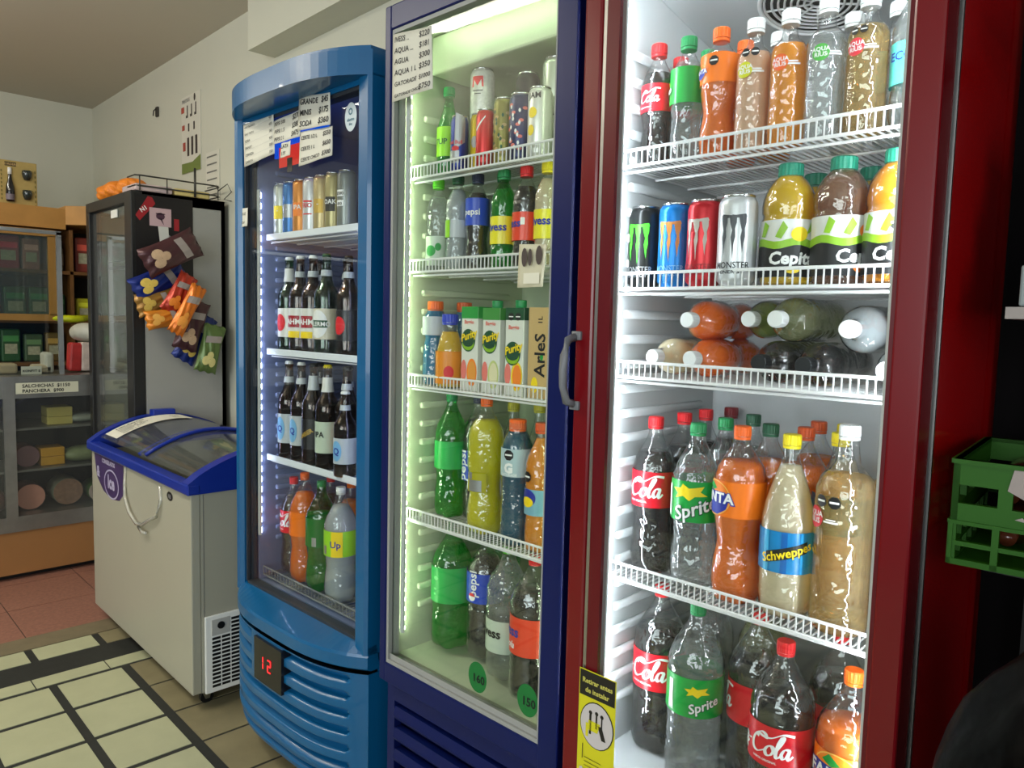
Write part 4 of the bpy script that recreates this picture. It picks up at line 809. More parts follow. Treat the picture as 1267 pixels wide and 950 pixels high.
for lx, dsc in ((.145, 'beer bottle behind the first two on the third shelf'), (.325, 'beer bottle in the back row, centre of the third shelf'), (.425, 'beer bottle in the back row, right part of the third shelf')):
    beer(lx, .24, L3, .335, .074, dsc, 'black', 'plain', 'black', g='back row beer bottles on the third shelf')
g = 'big soda bottles on the floor of the light blue cooler'
bottle(FBlue, 'contour', .118, .15, L4, .345, .094, 'big cola bottle with red label in the light blue cooler', g, cap='red', lab=(.44, .67, 'coke'), art=a_coke(-44), fill=.80)
bottle(FBlue, 'contour', .225, .13, L4, .380, .104, 'big orange soda bottle in the light blue cooler', g, cap='orange', liq='orange', lab=(.44, .66, 'fanta'), art=a_fanta(-46, .6), fill=.82)
bottle(FBlue, 'contour', .340, .125, L4, .372, .104, 'big green soda bottle in the light blue cooler', g, cap='green', liq='green', shell=petg, lab=(.42, .68, mat('label_dark_green', (16, 110, 44), .35)), art=lambda o, rm, za, zb: polys([rect(-.008, za+.004, .008, za+.034)], cyl(rm, 30, 0, .001), 'barcode', SV, o), fill=.7)
bottle(FBlue, 'contour', .470, .115, L4, .375, .106, 'big pale cloudy soda bottle with lime and yellow label, nearest the right stile', g, cap='white', liq='grey', lab=(.42, .64, 'lime'), art=lambda o, rm, za, zb: (polys([rect(.012, za, .05, zb)], cyl(rm, 10, 0, .001), 'yellow_field', YE, o), text('Up', .03, cyl(rm, 38, (za+zb)/2, .0015), BL, o), polys([rect(-.012, za+.006, .002, za+.034)], cyl(rm, 0, 0, .001), 'barcode', SV, o)), fill=.84)
for lx, cap, li, dsc in ((.17, 'red', 'cola', 'cola bottle in the back row of the light blue cooler floor'), (.30, 'orange', 'orange', 'orange soda in the back row of the light blue cooler floor'), (.42, 'green', 'green', 'green soda in the back row of the light blue cooler floor')):
    bottle(FBlue, 'contour', lx, .27, L4, .345, .092, dsc, 'back row soda bottles in the light blue cooler', cap=cap, liq=li, fill=.8)

# ---------------------------------------------------------------- paper signs taped on the cooler doors
def sign(fr, pts, z_off, name, label, lines, size, m=paper, bold=.01, ruled=False, group=None):
    """pts: four local (x, z) corners, clockwise from top left, slightly curled sheet"""
    (x0, z0), (x1, z1), (x2, z2), (x3, z3) = pts; n = 8; vs = []; fs = []
    def P(u, v, e=0):
        xa, za = x0+(x1-x0)*u, z0+(z1-z0)*u; xb, zb = x3+(x2-x3)*u, z3+(z2-z3)*u
        return (xa+(xb-xa)*v, z_off-.0015-.004*(v**3)-.0015*math.sin(u*7+v*3)-e, za+(zb-za)*v)
    for j in range(n+1):
        for i in range(n+1): vs.append(P(i/n, j/n))
    for j in range(n):
        for i in range(n): a = j*(n+1)+i; fs.append((a, a+n+1, a+n+2, a+1))
    me = MB().add(vs, fs); o = me.build(name, m, None, smooth=True); o.location = fr.o; o.rotation_euler = (0, 0, fr.a)
    md = o.modifiers.new('thick', 'SOLIDIFY'); md.thickness = .0004; tag(o, label, 'sign', group)
    wd = math.hypot(x1-x0, z1-z0); ht = math.hypot(x3-x0, z3-z0)
    def G(u, v): return P(u/wd, 1-v/ht, .0012)
    G.wrap = False
    k = len(lines); L = []
    for i, (a, b_) in enumerate(lines):
        y = ht*(1-(i+.78)/(k+.1)); L.append((a, size*(1 if len(a) < 9 else .84 if len(a) < 12 else .62), wd*.05, y, 'LEFT'))
        if b_: L.append((b_, size*(1.12 if len(b_) < 5 else .9), wd*.95, y, 'RIGHT'))
    text('', 1, G, ink, o, 'handwriting', lines=L, bold=bold, shear=.12)
    if ruled: polys([rect(wd*.05, ht*(1-(i+.95)/(k+.1)), wd*.95, ht*(1-(i+.95)/(k+.1))+.0006) for i in range(k)], G, 'ruled_lines', SV, o)
    return o
sign(FNavy, [(.032, 2.200), (.180, 2.186), (.190, 2.040), (.036, 2.036)], 0, 'price_sign', 'handwritten price list taped to the top left of the navy cooler door', [('IVESS ..', '$220'), ('AQUA ...', '$181'), ('AGUA', '$300'), ('AQUA 1 L', '$350'), ('GATORADE ', '$1000'), ('GATORADE CHICO', '$750')], .0185)
sign(FNavy, [(.479, 1.664), (.557, 1.660), (.551, 1.573), (.480, 1.572)], 0, 'small_notice', 'small printed notice taped on the right of the navy cooler glass', [('', '')], .012, m=mat('notice_paper', (200, 196, 168), .6))
o = bpy.data.objects['small_notice']; polys([disc(.487+.012, 1.635, .008, .020, 12), disc(.515, 1.635, .006, .018, 12), disc(.54, 1.638, .009, .020, 12)], plane((0, -.0065, 0), (1, 0, 0), (0, 0, 1)), 'bottle_pictures', mat('notice_print', (70, 60, 56), .6), o); polys([rect(.50, 1.580, .545, 1.602)], plane((0, -.0088, 0), (1, 0, 0), (0, 0, 1)), 'white_box', mat('notice_box', (222, 220, 200), .6), o)
sign(FBlue, [(.046, 2.140), (.25, 2.149), (.262, 2.016), (.060, 1.998)], .003, 'price_sign', 'faded printed price list at the left of the light blue cooler door', [('VINO BLANCO', '420'), ('VINO TINTO', '450'), ('SIDRA', '380'), ('FERNET', '900'), ('CERVEZA', '500'), ('GANCIA', '350')], .0125, bold=0, ruled=True)
sign(FBlue, [(.252, 2.118), (.416, 2.128), (.416, 2.046), (.252, 2.045)], .003, 'price_sign', 'narrow handwritten price note between the two larger signs on the light blue cooler', [('PEPSI 500', '$270'), ('PEPSI 1.5', '$380'), ('PEPSI 2 L', '$475')], .0185)
sign(FBlue, [(.300, 2.042), (.358, 2.043), (.358, 1.998), (.300, 1.996)], .002, 'price_sign', 'tiny note hanging below the narrow price note on the light blue cooler', [('LATA', ''), ('175', '')], .016)
sign(FBlue, [(.416, 2.163), (.586, 2.144), (.592, 2.052), (.414, 2.062)], -.003, 'price_sign', 'handwritten soda price sign, upper right on the light blue cooler door', [('GRANDE', '$45'), ('MINIS', '$175'), ('SODA', '$360')], .0235, bold=.02)
sign(FBlue, [(.413, 2.060), (.592, 2.050), (.594, 1.966), (.412, 1.957)], .002, 'price_sign', 'handwritten price sign with three lines, lower right on the light blue cooler door', [('CERTE 1/2 L', '$550'), ('CERTE 1 L', '$650'), ('CERTE CHICO', '$300')], .0195, bold=.015)
sign(FBlue, [(.036, 1.862), (.078, 1.862), (.078, 1.800), (.036, 1.800)], .002, 'small_notice', 'tiny paper note on the left stile of the light blue cooler', [('LUZ', ''), ('OFF', '')], .012)

# ---------------------------------------------------------------- chest freezer with curved sliding glass lids
FFz = Frame(-3.97, 1.046, 0)
fz = empty('chest_freezer', FFz.o, 0, 'white chest freezer with blue rim and curved glass lids, beside the light blue cooler', 'freezer')
FW, FD, FH = 1.225, .64, .872
fwhite = mat('freezer_enamel', (164, 162, 146), .4, noise=.04, nscale=3); fblue = mat('freezer_blue_plastic', (20, 44, 140), .32)
b = MB(); b.box((0, 0, .07), (FW, .035, FH-.03), bev=.004); b.box((.002, FD-.03, .072), (FW-.002, FD, FH-.03)); b.box((0, .0352, .07), (.03, FD-.031, FH-.03)); b.box((FW-.035, .0352, .07), (FW, FD-.031, FH-.03)); b.box((.031, .036, .075), (FW-.036, FD-.031, .20))
b.box((.032, .037, .2), (FW-.037, FD-.032, .45)); b.build('body', fwhite, fz)
MB().box((FW-.002, .045, .066), (FW+.001, .047, FH-.04)).build('side_seam', mat('seam_grey', (110, 110, 108), .5), fz)
def arc(y): t = y/FD; return FH+.112*math.sin(math.pi*min(1, max(0, t)))**.8
# blue rim: front and back rails, arched ends
b = MB(); b.box((-.018, -.018, FH-.034), (FW+.018, .03, FH+.006), bev=.006); b.box((-.018, FD-.03, FH-.034), (FW+.018, FD+.018, FH+.006), bev=.006)
n = 16
for xa, xb in ((-.018, .040), (FW-.040, FW+.018)):
    pts = [(-.015+(FD+.03)*i/n, arc(-.0+FD*i/n)+.008) for i in range(n+1)]; b.prism_x(pts+[(FD+.015, FH-.033), (-.015, FH-.033)], xa+(.0015 if xa < 0 else 0), xb-(.0015 if xb > 1 else 0))
b.build('rim', fblue, fz)
for i, (xa, xb, dz) in enumerate(((.04, .66, .004), (.58, FW-.04, -.006))):
    gl = MB(); P = [(.03+(FD-.06)*k/n, arc(.03+(FD-.06)*k/n)+dz) for k in range(n+1)]
    gl.add([(xa, y, z) for y, z in P]+[(xb, y, z) for y, z in P]+[(xa, y, z-.004) for y, z in P]+[(xb, y, z-.004) for y, z in P],
        [(k, n+1+k, n+2+k, k+1) for k in range(n)]+[(2*n+2+k, 2*n+3+k, 3*n+4+k, 3*n+3+k) for k in range(n)])
    g_ = gl.build('glass_lid', clearmat('lid_glass', (.86, .90, .88), 1.0, 1.5, .03, .04), fz, smooth=True)
    e = xb if i == 0 else xa
    MB().tube([(e, y, z) for y, z in P], .009, 6).build('lid_edge', fblue, g_, smooth=True)
MB().box((.02, .26, arc(.30)-.004), (.075, .37, arc(.30)+.034), bev=.006).build('lid_handle', fblue, fz)
MB().box((.035, .035, .45), (FW-.035, FD-.03, .455)).build('inner_floor', white, fz)
# paper list on the left lid
sh = MB(); k = 10; vs = []
for j in range(k+1):
    for i in range(k+1):
        x = .06+.17*i/k+.03*j/k; y = .045+.34*j/k; vs.append((x, y, arc(y)+.0085))
for j in range(k):
    for i in range(k): a = j*(k+1)+i; sh.f.append((a, a+1, a+k+2, a+k+1)); sh.mi.append(0)
sh.v = vs; o = sh.build('price_sheet', paper, None, smooth=True); o.location = FFz.o; tag(o, 'printed price sheet lying on the left glass lid of the chest freezer', 'paper')
def Gs(u, v): y = .06+u; return (.235-v+.03*(y-.045)/.34, y, arc(y)+.0100)
Gs.wrap = False
text('', 1, Gs, ink, o, 'printing', lines=[('HELADOS', .028, .02, .13, 'LEFT'), ('PALITO  $120', .018, .02, .10, 'LEFT'), ('BOMBON  $250', .018, .02, .075, 'LEFT'), ('CONO  $300', .018, .02, .05, 'LEFT'), ('POTE 1 L', .018, .02, .022, 'LEFT'), ('$150', .02, .25, .1, 'LEFT'), ('$90', .02, .25, .06, 'LEFT')])
# sticker, badge, tape loop
PF = plane((0, -.001, 0), (1, 0, 0), (0, 0, 1)); PF2 = plane((0, -.0016, 0), (1, 0, 0), (0, 0, 1)); PF3 = plane((0, -.0022, 0), (1, 0, 0), (0, 0, 1))
pur = mat('sticker_purple', (64, 46, 92), .4); lil = mat('sticker_lilac', (176, 170, 200), .45)
s = polys([[(.045, .828), (.47, .828), (.47, .70), (.41, .66), (.30, .645), (.18, .665), (.08, .72)]], PF, 'brand_sticker', pur, fz); tag(s, 'purple sticker with round emblem')
polys([disc(.30, .715, .105, .068, 28)], PF2, 'emblem_ring', lil, s); polys([disc(.30, .715, .095, .060, 28)], PF3, 'emblem_disc', pur, s)
PF4 = plane((0, -.0028, 0), (1, 0, 0), (0, 0, 1))
text('', 1, PF4, lil, s, lines=[('lce', .085, .30, .695, 'CENTER'), ('CONGELADOS', .028, .17, .80, 'LEFT'), ('&', .07, .11, .725, 'CENTER')], bold=.04); text('', 1, PF4, pur, s, 'lower_word', lines=[('FRIO', .022, .30, .672, 'CENTER')])
s = polys([disc(1.02, .795, .030, .018, 24)], PF, 'round_badge', black, fz); text('', 1, PF2, SV, s, lines=[('NB', .022, 1.02, .787, 'CENTER')], bold=.04)
tp = MB(); tp.tube([(.515, -.004, .83), (.50, -.006, .75), (.52, -.012, .70), (.58, -.014, .645), (.66, -.010, .612), (.74, -.014, .625), (.83, -.014, .665), (.90, -.012, .69), (.935, -.006, .76), (.93, -.004, .82)], .0075, 5)
tp.tube([(.70, -.015, .61), (.745, -.016, .595), (.79, -.014, .60)], .007, 5)
tp.build('tape_loop', clearmat('sticky_tape', (.9, .9, .82), 1.6, 1.6, .15, .25), fz, smooth=True)
# vent grille and thermostat on the right end
b = MB(); x = FW; b.box((x, .045, .065), (x+.012, .30, .365), bev=.003); gr = b.build('vent_frame', white, fz)
b = MB()
for i in range(17):
    z = .085+.0155*i
    for j in range(6):
        ya = .07+.037*j; 
        if z > .285 and j < 2: continue
        b.box((x+.0125, ya, z), (x+.0135, ya+.032, z+.0095))
b.build('vent_slots', black, gr)
b = MB(); b.box((x+.012, .068, .288), (x+.015, .138, .35), bev=.001); dl = b.build('thermostat_plate', mat('plate_grey', (176, 176, 172), .5), gr)
b = MB(); 
for k in range(16): pass
b.add([(x+.018, .103+.014*math.cos(k*math.pi/10), .324+.014*math.sin(k*math.pi/10)) for k in range(20)]+[(x+.015, .103+.014*math.cos(k*math.pi/10), .324+.014*math.sin(k*math.pi/10)) for k in range(20)], [list(range(20))]+[(k, (k+1) % 20, 20+(k+1) % 20, 20+k) for k in range(20)])
b.build('thermostat_dial', black, dl)
for x, y in ((FW-.06, .07), (FW-.06, FD-.07), (.06, .07), (.06, FD-.07)):
    c = MB(); c.box((x-.03, y-.03, .055), (x+.03, y+.03, .072)); c.prism_x([(y-.02, .06), (y+.02, .06), (y+.012, .02), (y-.004, .02)], x-.016, x-.012); c.prism_x([(y-.02, .06), (y+.02, .06), (y+.012, .02), (y-.004, .02)], x+.012, x+.016)
    cc = c.build('caster', alu, fz)
    wv = [(x+sx, y+.004+.025*math.cos(2*math.pi*k/20), .0255+.025*math.sin(2*math.pi*k/20)) for sx in (-.010, .010) for k in range(20)]
    MB().add(wv, [list(range(20)), list(range(20, 40))[::-1]]+[(k, 20+k, 20+(k+1) % 20, (k+1) % 20) for k in range(20)]).build('wheel', black, cc)
# frozen goods
rnd = random.Random(4)
cols = [(206, 196, 170), (176, 140, 110), (200, 206, 210), (150, 60, 60), (214, 210, 190), (120, 130, 100), (190, 170, 120), (90, 110, 150)]
dn = ['white', 'tan', 'pale blue', 'dark red', 'cream', 'olive', 'gold', 'slate blue']
k = 0
for i in range(4):
    for j in range(2):
        x = .16+.29*i+rnd.uniform(-.02, .02); y = .17+.28*j; c = cols[k]
        bb = MB(); bb.box((-.11, -.07, 0), (.11, .07, .17+.08*rnd.random()), bev=.012); o = bb.build('frozen_food_box', mat('box_%d' % k, c, .5, noise=.25, nscale=18), None); o.location = FFz.w(x, y, .456); o.rotation_euler = (0, 0, rnd.uniform(-.12, .12))
        tag(o, '%s frozen food pack inside the chest freezer, %s' % (dn[k], ['front left corner', 'back left corner', 'front, left of centre', 'back, left of centre', 'front, right of centre', 'back, right of centre', 'front right corner', 'back right corner'][k]), 'package', 'frozen food packs in the chest freezer'); k += 1

# ---------------------------------------------------------------- black framed cooler with snack bags on its side
bf = empty('display_cooler', (-4.757, 1.25, 0), 0, 'tall cooler with black-framed glass door and grey side panel, behind the chest freezer', 'cooler')
sideg = mat('grey_side_panel', (150, 150, 146), .5, noise=.06, nscale=4); W, D, H = .76, .47, 2.10
b = MB(); b.box((0, .06, .05), (.02, D, H)); b.box((W-.02, .06, .05), (W, D, H)); b.box((0, D-.02, .05), (W, D, H)); b.box((0, .06, H-.05), (W, D, H)); b.box((0, .06, .05), (W, D, .5)); b.build('cabinet', sideg, bf)
MB().box((.02, .08, 0), (W-.02, D-.02, .05)).build('plinth', black, bf)
dkf = mat('black_door_frame', (30, 30, 30), .4)
b = MB(); b.box((0, 0, .45), (.055, .055, H+.0), bev=.004); b.box((W-.10, 0, .45), (W, .055, H), bev=.004); b.box((.05, 0, H-.055), (W-.09, .055, H), bev=.004); b.box((.05, 0, .45), (W-.09, .055, .52)); dr = b.build('door_frame', dkf, bf)
MB().box((.055, .02, .52), (W-.10, .026, H-.055)).build('glass_pane', oldglass, dr)
MB().box((.40, .014, 1.99), (.50, .018, 2.03)).build('white_label', white, dr)
lining(bf, mat('dim_liner', (150, 150, 132), .5), .03, W-.03, .07, D-.03, .52, H-.06, ribs=False)
for z in (.85, 1.15, 1.45, 1.75): wire_shelf(bf, .035, W-.035, .10, D-.05, z, pitch=.03, m=alu)
for i, (z, c, dsc) in enumerate(((1.155, (160, 150, 90), 'olive tub on a middle shelf inside the black-framed cooler'), (1.455, (120, 50, 50), 'dark red carton inside the black-framed cooler'), (1.755, (170, 160, 140), 'pale carton on the top shelf inside the black-framed cooler'), (.855, (180, 180, 160), 'cream tub on the lowest shelf inside the black-framed cooler'))):
    o = MB().box((-.12, -.07, 0), (.12, .07, .16), bev=.01).build('food_tub', mat('tub_%d' % i, c, .5, noise=.2), None); o.location = (-4.757+.45, 1.25+.24, z); tag(o, dsc, 'package')
# black poster board on the side with small papers
b = MB(); b.box((W, .02, 1.48), (W+.003, .30, 2.085)); pb = b.build('black_poster', mat('poster_black', (16, 12, 14), .5, noise=.4, nscale=9), None); pb.location = (-4.757, 1.25, 0); tag(pb, 'black poster fixed to the grey side panel, behind the snack bags', 'poster')
PB = lambda q: plane((W+.003+q, 0, 0), (0, 1, 0), (0, 0, 1))
polys([[(.02, 1.98), (.04, 1.955), (.115, 2.045), (.10, 2.075), (.08, 2.08)]], PB(.001), 'red_ribbon', mat('poster_red', (150, 26, 36), .5), pb); text('N1', .03, plane((W+.0055, .058, 2.015), (0, .8, .6), (0, -.6, .8)), WH, pb)
polys([rect(.212, 1.84, .232, 1.90), rect(.205, 1.92, .23, 1.98)], PB(.001), 'poster_print', mat('poster_red', (150, 26, 36), .5), pb); text('', 1, PB(.002), SV, pb, lines=[('M3', .05, .205, 1.86, 'CENTER')], bold=.03)
pk = MB().box((W+.006, .085, 1.935), (W+.0085, .19, 2.025)).build('pink_card', mat('card_pink', (190, 160, 166), .6), None); pk.location = (-4.757, 1.25, 0); tag(pk, 'small pink card with dark drawing pinned on the black poster', 'card')
polys([disc(.137, 1.985, .022, .018, 9), rect(.115, 1.995, .16, 2.0), [(.13, 1.98), (.155, 1.94), (.145, 1.97)]], PB(.0062), 'dark_drawing', mat('card_print', (70, 40, 60), .5), pk)
tg = MB(); tg.prism_x([(.125, 1.94), (.175, 1.935), (.18, 1.83), (.16, 1.79), (.135, 1.84)], W+.0062, W+.0078); o = tg.build('hanging_tag', mat('tag_white', (206, 206, 200), .6), None); o.location = (-4.757, 1.25, 0); tag(o, 'white paper tag hanging below the pink card', 'tag')
# snack bags
foil = {}
def chips(y, z, w, h, ang, depth, col, chipcol, label, x=0.0, second=None):
    n, m_ = 18, 22; vs = []; fs = []
    for sgn in (1, -1):
        for j in range(m_+1):
            v = j/m_*2-1
            for i in range(n+1):
                u = i/n*2-1; q = max(0, (1-abs(u)**2.4))*max(0, (1-abs(v)**4))
                wr = .0035*math.sin(9*u+5*v+y*40)*(1-abs(v)*.3)+.002*math.sin(31*u)*(abs(v)**3)
                ww = w/2*(1-.10*(1-abs(v)**3)); vs.append((sgn*(depth/2*q**.6)+wr, u*ww, v*h/2+.004*math.sin(u*9+z*30)))
    N = (n+1)*(m_+1)
    for s_ in (0, 1):
        for j in range(m_):
            for i in range(n):
                a = s_*N+j*(n+1)+i; q = (a, a+1, a+n+2, a+n+1); fs.append(q if s_ == 0 else q[::-1])
    o = MB().add(vs, fs).build('snack_bag', mat('foil_%d_%d_%d' % col, col, .28, .25, noise=.25, nscale=14), None, smooth=True)
    o.location = (-4.757+W+.012+depth/2+x, 1.25+y, z); o.rotation_euler = (R(ang), 0, 0); tag(o, label, 'snack bag', 'snack bags hanging on the side of the black-framed cooler')
    G = lambda u, v: (depth/2*max(0, (1-abs(2*u/w)**2.4)*(1-abs(2*v/h)**4))**.6+.004, u, v)
    G.__dict__['wrap'] = False
    def emb(P, nm, mm):
        bm = bmesh.new()
        for pts in P: bm.faces.new([bm.verts.new((a, b_, 0)) for a, b_ in pts])
        bmesh.ops.triangulate(bm, faces=bm.faces[:]); bmesh.ops.subdivide_edges(bm, edges=bm.edges[:], cuts=2, use_grid_fill=True); art_bm(bm, G, nm, mm, o)
    emb([disc(-w*.14, -h*.26, w*.16, h*.10, 12), disc(w*.14, -h*.28, w*.15, h*.10, 12), disc(.0, -h*.14, w*.14, h*.08, 12)], 'chip_picture', mat('chip_%d_%d_%d' % chipcol, chipcol, .5, noise=.2, nscale=60))
    emb([[(-w*.34, h*.10), (w*.34, h*.16), (w*.34, h*.30), (-w*.34, h*.24)]], 'name_band', second or mat('band_silver', (150, 140, 136), .4)); 
    MB().box((-.002, -w*.44, h*.475), (.002, w*.44, h*.5)).build('top_seal', mat('seal_%d_%d_%d' % col, tuple(int(c*.8) for c in col), .3, .2), o)
    return o
chips(.150, 1.80, .155, .29, -62, .075, (74, 44, 48), (190, 160, 130), 'brown snack bag with pale puffs, topmost of the hanging bags', .06)
chips(.115, 1.665, .13, .27, -62, .05, (22, 40, 116), (220, 190, 90), 'blue chips bag directly under the topmost brown bag')
chips(.105, 1.555, .12, .20, -75, .045, (150, 110, 50), (200, 170, 80), 'gold and clear snack bag at the left below the blue bag', .0)
chips(.195, 1.60, .10, .22, -30, .05, (170, 50, 30), (226, 130, 40), 'red snack bag in the middle of the hanging bags', .048)
chips(.215, 1.52, .085, .27, -28, .055, (206, 110, 26), (230, 150, 60), 'long bright orange snack bag', .10)
chips(.130, 1.475, .10, .19, -80, .045, (214, 130, 40), (230, 170, 80), 'small orange puff bag at the lower left of the hanging bags', .045)
chips(.255, 1.44, .13, .26, -18, .055, (70, 40, 44), (190, 160, 130), 'brown snack bag with pale puffs, lower one', .048)
chips(.290, 1.375, .13, .27, -30, .05, (20, 40, 110), (216, 186, 90), 'blue chips bag near the bottom of the hanging bags')
chips(.350, 1.32, .12, .25, -14, .05, (90, 112, 60), (206, 196, 130), 'olive green chips bag, lowest and rightmost of the hanging bags', .05)
# orange net bags and a wire rack on top
ob = mat('orange_net', (232, 134, 40), .5, bump=.8, bscale=70)
for i, (x, y, rx) in enumerate(((-4.63, 1.36, .085), (-4.47, 1.35, .085), (-4.31, 1.36, .075), (-4.52, 1.52, .09))):
    rn = random.Random(i); b = MB(); prof = [(.052*(1-math.cos(math.pi*k/24)), max(.004, rx*math.sin(math.pi*k/24)**.7)) for k in range(25)]
    b.lathe(prof, 48, mod=lambda zz, a, q=i: 1+.09*math.sin(5*a+q+zz*50)*math.sin(90*zz+q)+.05*math.sin(11*a+zz*70)); o = b.build('orange_bag', ob, None, smooth=True); o.location = (x, y, 2.102)
    tag(o, ['leftmost lumpy orange bag on top of the black-framed cooler', 'lumpy orange bag at the front centre on top of the black-framed cooler', 'lumpy orange bag nearest the wire rack', 'lumpy orange bag behind the others on the cooler top'][i], 'bag', 'orange bags on top of the black-framed cooler')
b = MB()
for z in (2.125, 2.175): b.tube([(-4.1, 1.27, z), (-3.995, 1.27, z), (-3.985, 1.30, z), (-3.985, 1.66, z), (-4.02, 1.70, z), (-4.2, 1.70, z)], .004, 6)
for y in (1.29, 1.42, 1.56, 1.68): b.tube([(-3.985, y, 2.102), (-3.985, y, 2.178)], .003, 5)
b.tube([(-3.985, 1.56, 2.102), (-3.985, 1.56, 2.25)], .006, 6); b.tube([(-3.985, 1.68, 2.15), (-3.96, 1.72, 2.19), (-3.955, 1.74, 2.15), (-3.98, 1.71, 2.11), (-3.955, 1.76-.02, 2.102)], .003, 5)
tag(b.build('wire_rack', mat('dark_wire', (70, 70, 66), .4, .6), None, smooth=True), 'thin wire rack on top of the black-framed cooler, by its right edge', 'rack')
for y, c, t in ((1.36, (196, 176, 176), 'flat pack with pink lettering lying on the cooler top behind the wire rack'), (1.55, (206, 186, 120), 'flat yellow and white pack lying on the cooler top behind the wire rack')):
    o = MB().box((-.10, -.09, 0), (.10, .09, .035), bev=.008).build('snack_pack', mat('pack_%d_%d_%d' % c, c, .5, noise=.3, nscale=25), None); o.location = (-4.09, y, 2.102); tag(o, t, 'package')

# ---------------------------------------------------------------- posters and notices on the white wall
def wallposter(x0, z0, x1, z1, name, label, cat, slope=0):
    o = MB().box((0, -.004, 0), (x1-x0, 0, z1-z0)).build(name, mat('poster_paper', (216, 214, 200), .6), None); o.location = (x0, 1.749, z0); return tag(o, label, cat)
PW = plane((0, -.0050, 0), (1, 0, 0), (0, 0, 1)); PW2 = plane((0, -.0056, 0), (1, 0, 0), (0, 0, 1))
o = wallposter(-4.65, 2.325, -4.37, 2.765, 'wall_poster', 'tall printed poster with rows of small pictures and a green foot, on the white wall', 'poster')
polys([[(0, 0), (.28, 0), (.28, .085), (.16, .055), (0, .06)]], PW, 'green_foot', mat('poster_green', (112, 128, 60), .6), o)
polys([rect(.02, .13, .06, .18), rect(.01, .25, .05, .28), rect(.0, .35, .045, .385)], PW, 'red_blocks', mat('poster_dull_red', (170, 70, 56), .6), o)
polys([rect(.085+.06*i, .095, .115+.06*i, .20) for i in range(3)]+[rect(.07+.062*i, .315, .10+.062*i, .33) for i in range(3)]+[rect(.085+.062*i, .33, .10+.062*i, .385) for i in range(3)]+[rect(.10, .235, .12, .28), rect(.18, .235, .2, .28), disc(.20, .415, .013, .022, 10)], PW, 'small_pictures', mat('poster_dark', (60, 50, 46), .6), o)
text('PRECIOS', .03, plane((.07, -.005, .415), (1, 0, 0), (0, 0, 1)), SV, o)
o = wallposter(-4.30, 2.13, -4.12, 2.40, 'wall_notice', 'narrow notice with ruled grey lines beside the tall poster, low on the white wall', 'notice')
polys([rect(.015, .03+.042*i, .15, .038+.042*i) for i in range(6)], PW, 'printed_lines', mat('notice_lines', (110, 110, 104), .6), o)
o = MB().box((-.02, -.012, -.03), (.015, 0, .03), bev=.003).tube([(0, -.01, .02), (.01, -.03, .0), (.0, -.03, -.03)], .004).build('wall_hook', mat('hook_dark', (60, 56, 50), .5), None); o.location = (-5.04, 1.748, 2.76); tag(o, 'small dark metal hook alone on the white wall, left of the poster', 'hook')

# ---------------------------------------------------------------- wooden shelving on the far wall
wood = mat('varnished_wood', (176, 128, 66), .45, noise=.22, nscale=11); woodd = mat('dark_wood', (110, 72, 34), .55, noise=.3, nscale=9)
sh = empty('wooden_shelving', (-5.3, 0, 0), 0, 'varnished wooden shelving against the far wall behind the meat counter', 'shelving')
# front at x = -5.3 (local x 0), body goes back to x = -5.85
b = MB(); b.box((-.55, -2.0, 2.0), (0, 1.28, 2.125)); b.prism([(0, 1.28), (.18, 1.46), (.18, 1.70), (-.55, 1.70), (-.55, 1.28)], 2.03, 2.145); b.build('top_board', wood, sh)
MB().box((-.55, -2.0, 0), (-.53, 1.7, 2.1)).build('back_board', mat('dark_brown_board', (46, 36, 26), .7), sh)  # one even dark brown over the whole back board
for z in (1.44, 1.745): MB().box((-.53, -2.0, z-.02), (-.01, 1.70, z)).build('shelf_board', woodd, sh)
MB().box((-.53, -2.0, 1.16), (-.01, 1.70, 1.18)).build('shelf_board', woodd, sh)
for y in (-2.0, -.5, 1.30): MB().box((-.53, y, 0), (-.01, y+.02, 2.0)).build('upright_board', woodd, sh)
b = MB(); b.box((0, .45, 1.435), (.03, 1.215, 1.475)); b.box((0, .45, 1.945), (.03, 1.215, 1.985)); b.box((0, .45, 1.47), (.03, .49, 1.95)); b.box((0, 1.175, 1.47), (.03, 1.215, 1.95)); dr = b.build('door', wood, sh)
MB().box((.012, .49, 1.475), (.016, 1.175, 1.945)).build('glass_pane', oldglass, dr)
# goods on those shelves: jars, packets
def goods(kind, x, y, z, w, h, c, dsc, grp):
    if kind == 'jar':
        o = MB().lathe([(0, w*.46), (.006, w*.5), (h*.72, w*.5), (h*.80, w*.40), (h*.82, w*.40)], 20).build('food_jar', mat('jar_%d_%d_%d' % c, c, .3, noise=.35, nscale=40), None, smooth=True)
        MB().lathe([(h*.81, w*.43), (h*.99, w*.43), (h, w*.40)], 20).build('lid', mat('jar_lid_white', (200, 198, 186), .4), o, smooth=True); MB().lathe([(h*.2, w*.51), (h*.58, w*.51)], 20, caps=False).build('label', mat('jar_label', (196, 190, 176), .5, noise=.4, nscale=70), o, smooth=True)
        cat = 'jar'
    else:
        o = MB().box((-.035, -w/2, 0), (.035, w/2, h), bev=.01).build('food_packet', mat('packet_%d_%d_%d' % c, c, .45, noise=.35, nscale=30), None)
        MB().box((.0345, -w*.32, h*.25), (.0365, w*.32, h*.55)).build('label', mat('packet_label', (180, 176, 150), .5, noise=.5, nscale=60), o); MB().box((.0345, -w*.4, h*.62), (.0365, w*.4, h*.80)).build('name_band', mat('band_%d_%d_%d' % c, tuple(min(255, int(q*1.7)) for q in c), .45), o)
        cat = 'packet'
    o.location = (x, y, z); return tag(o, dsc, cat, grp)
g = 'jars and packets on the upper wooden shelf'
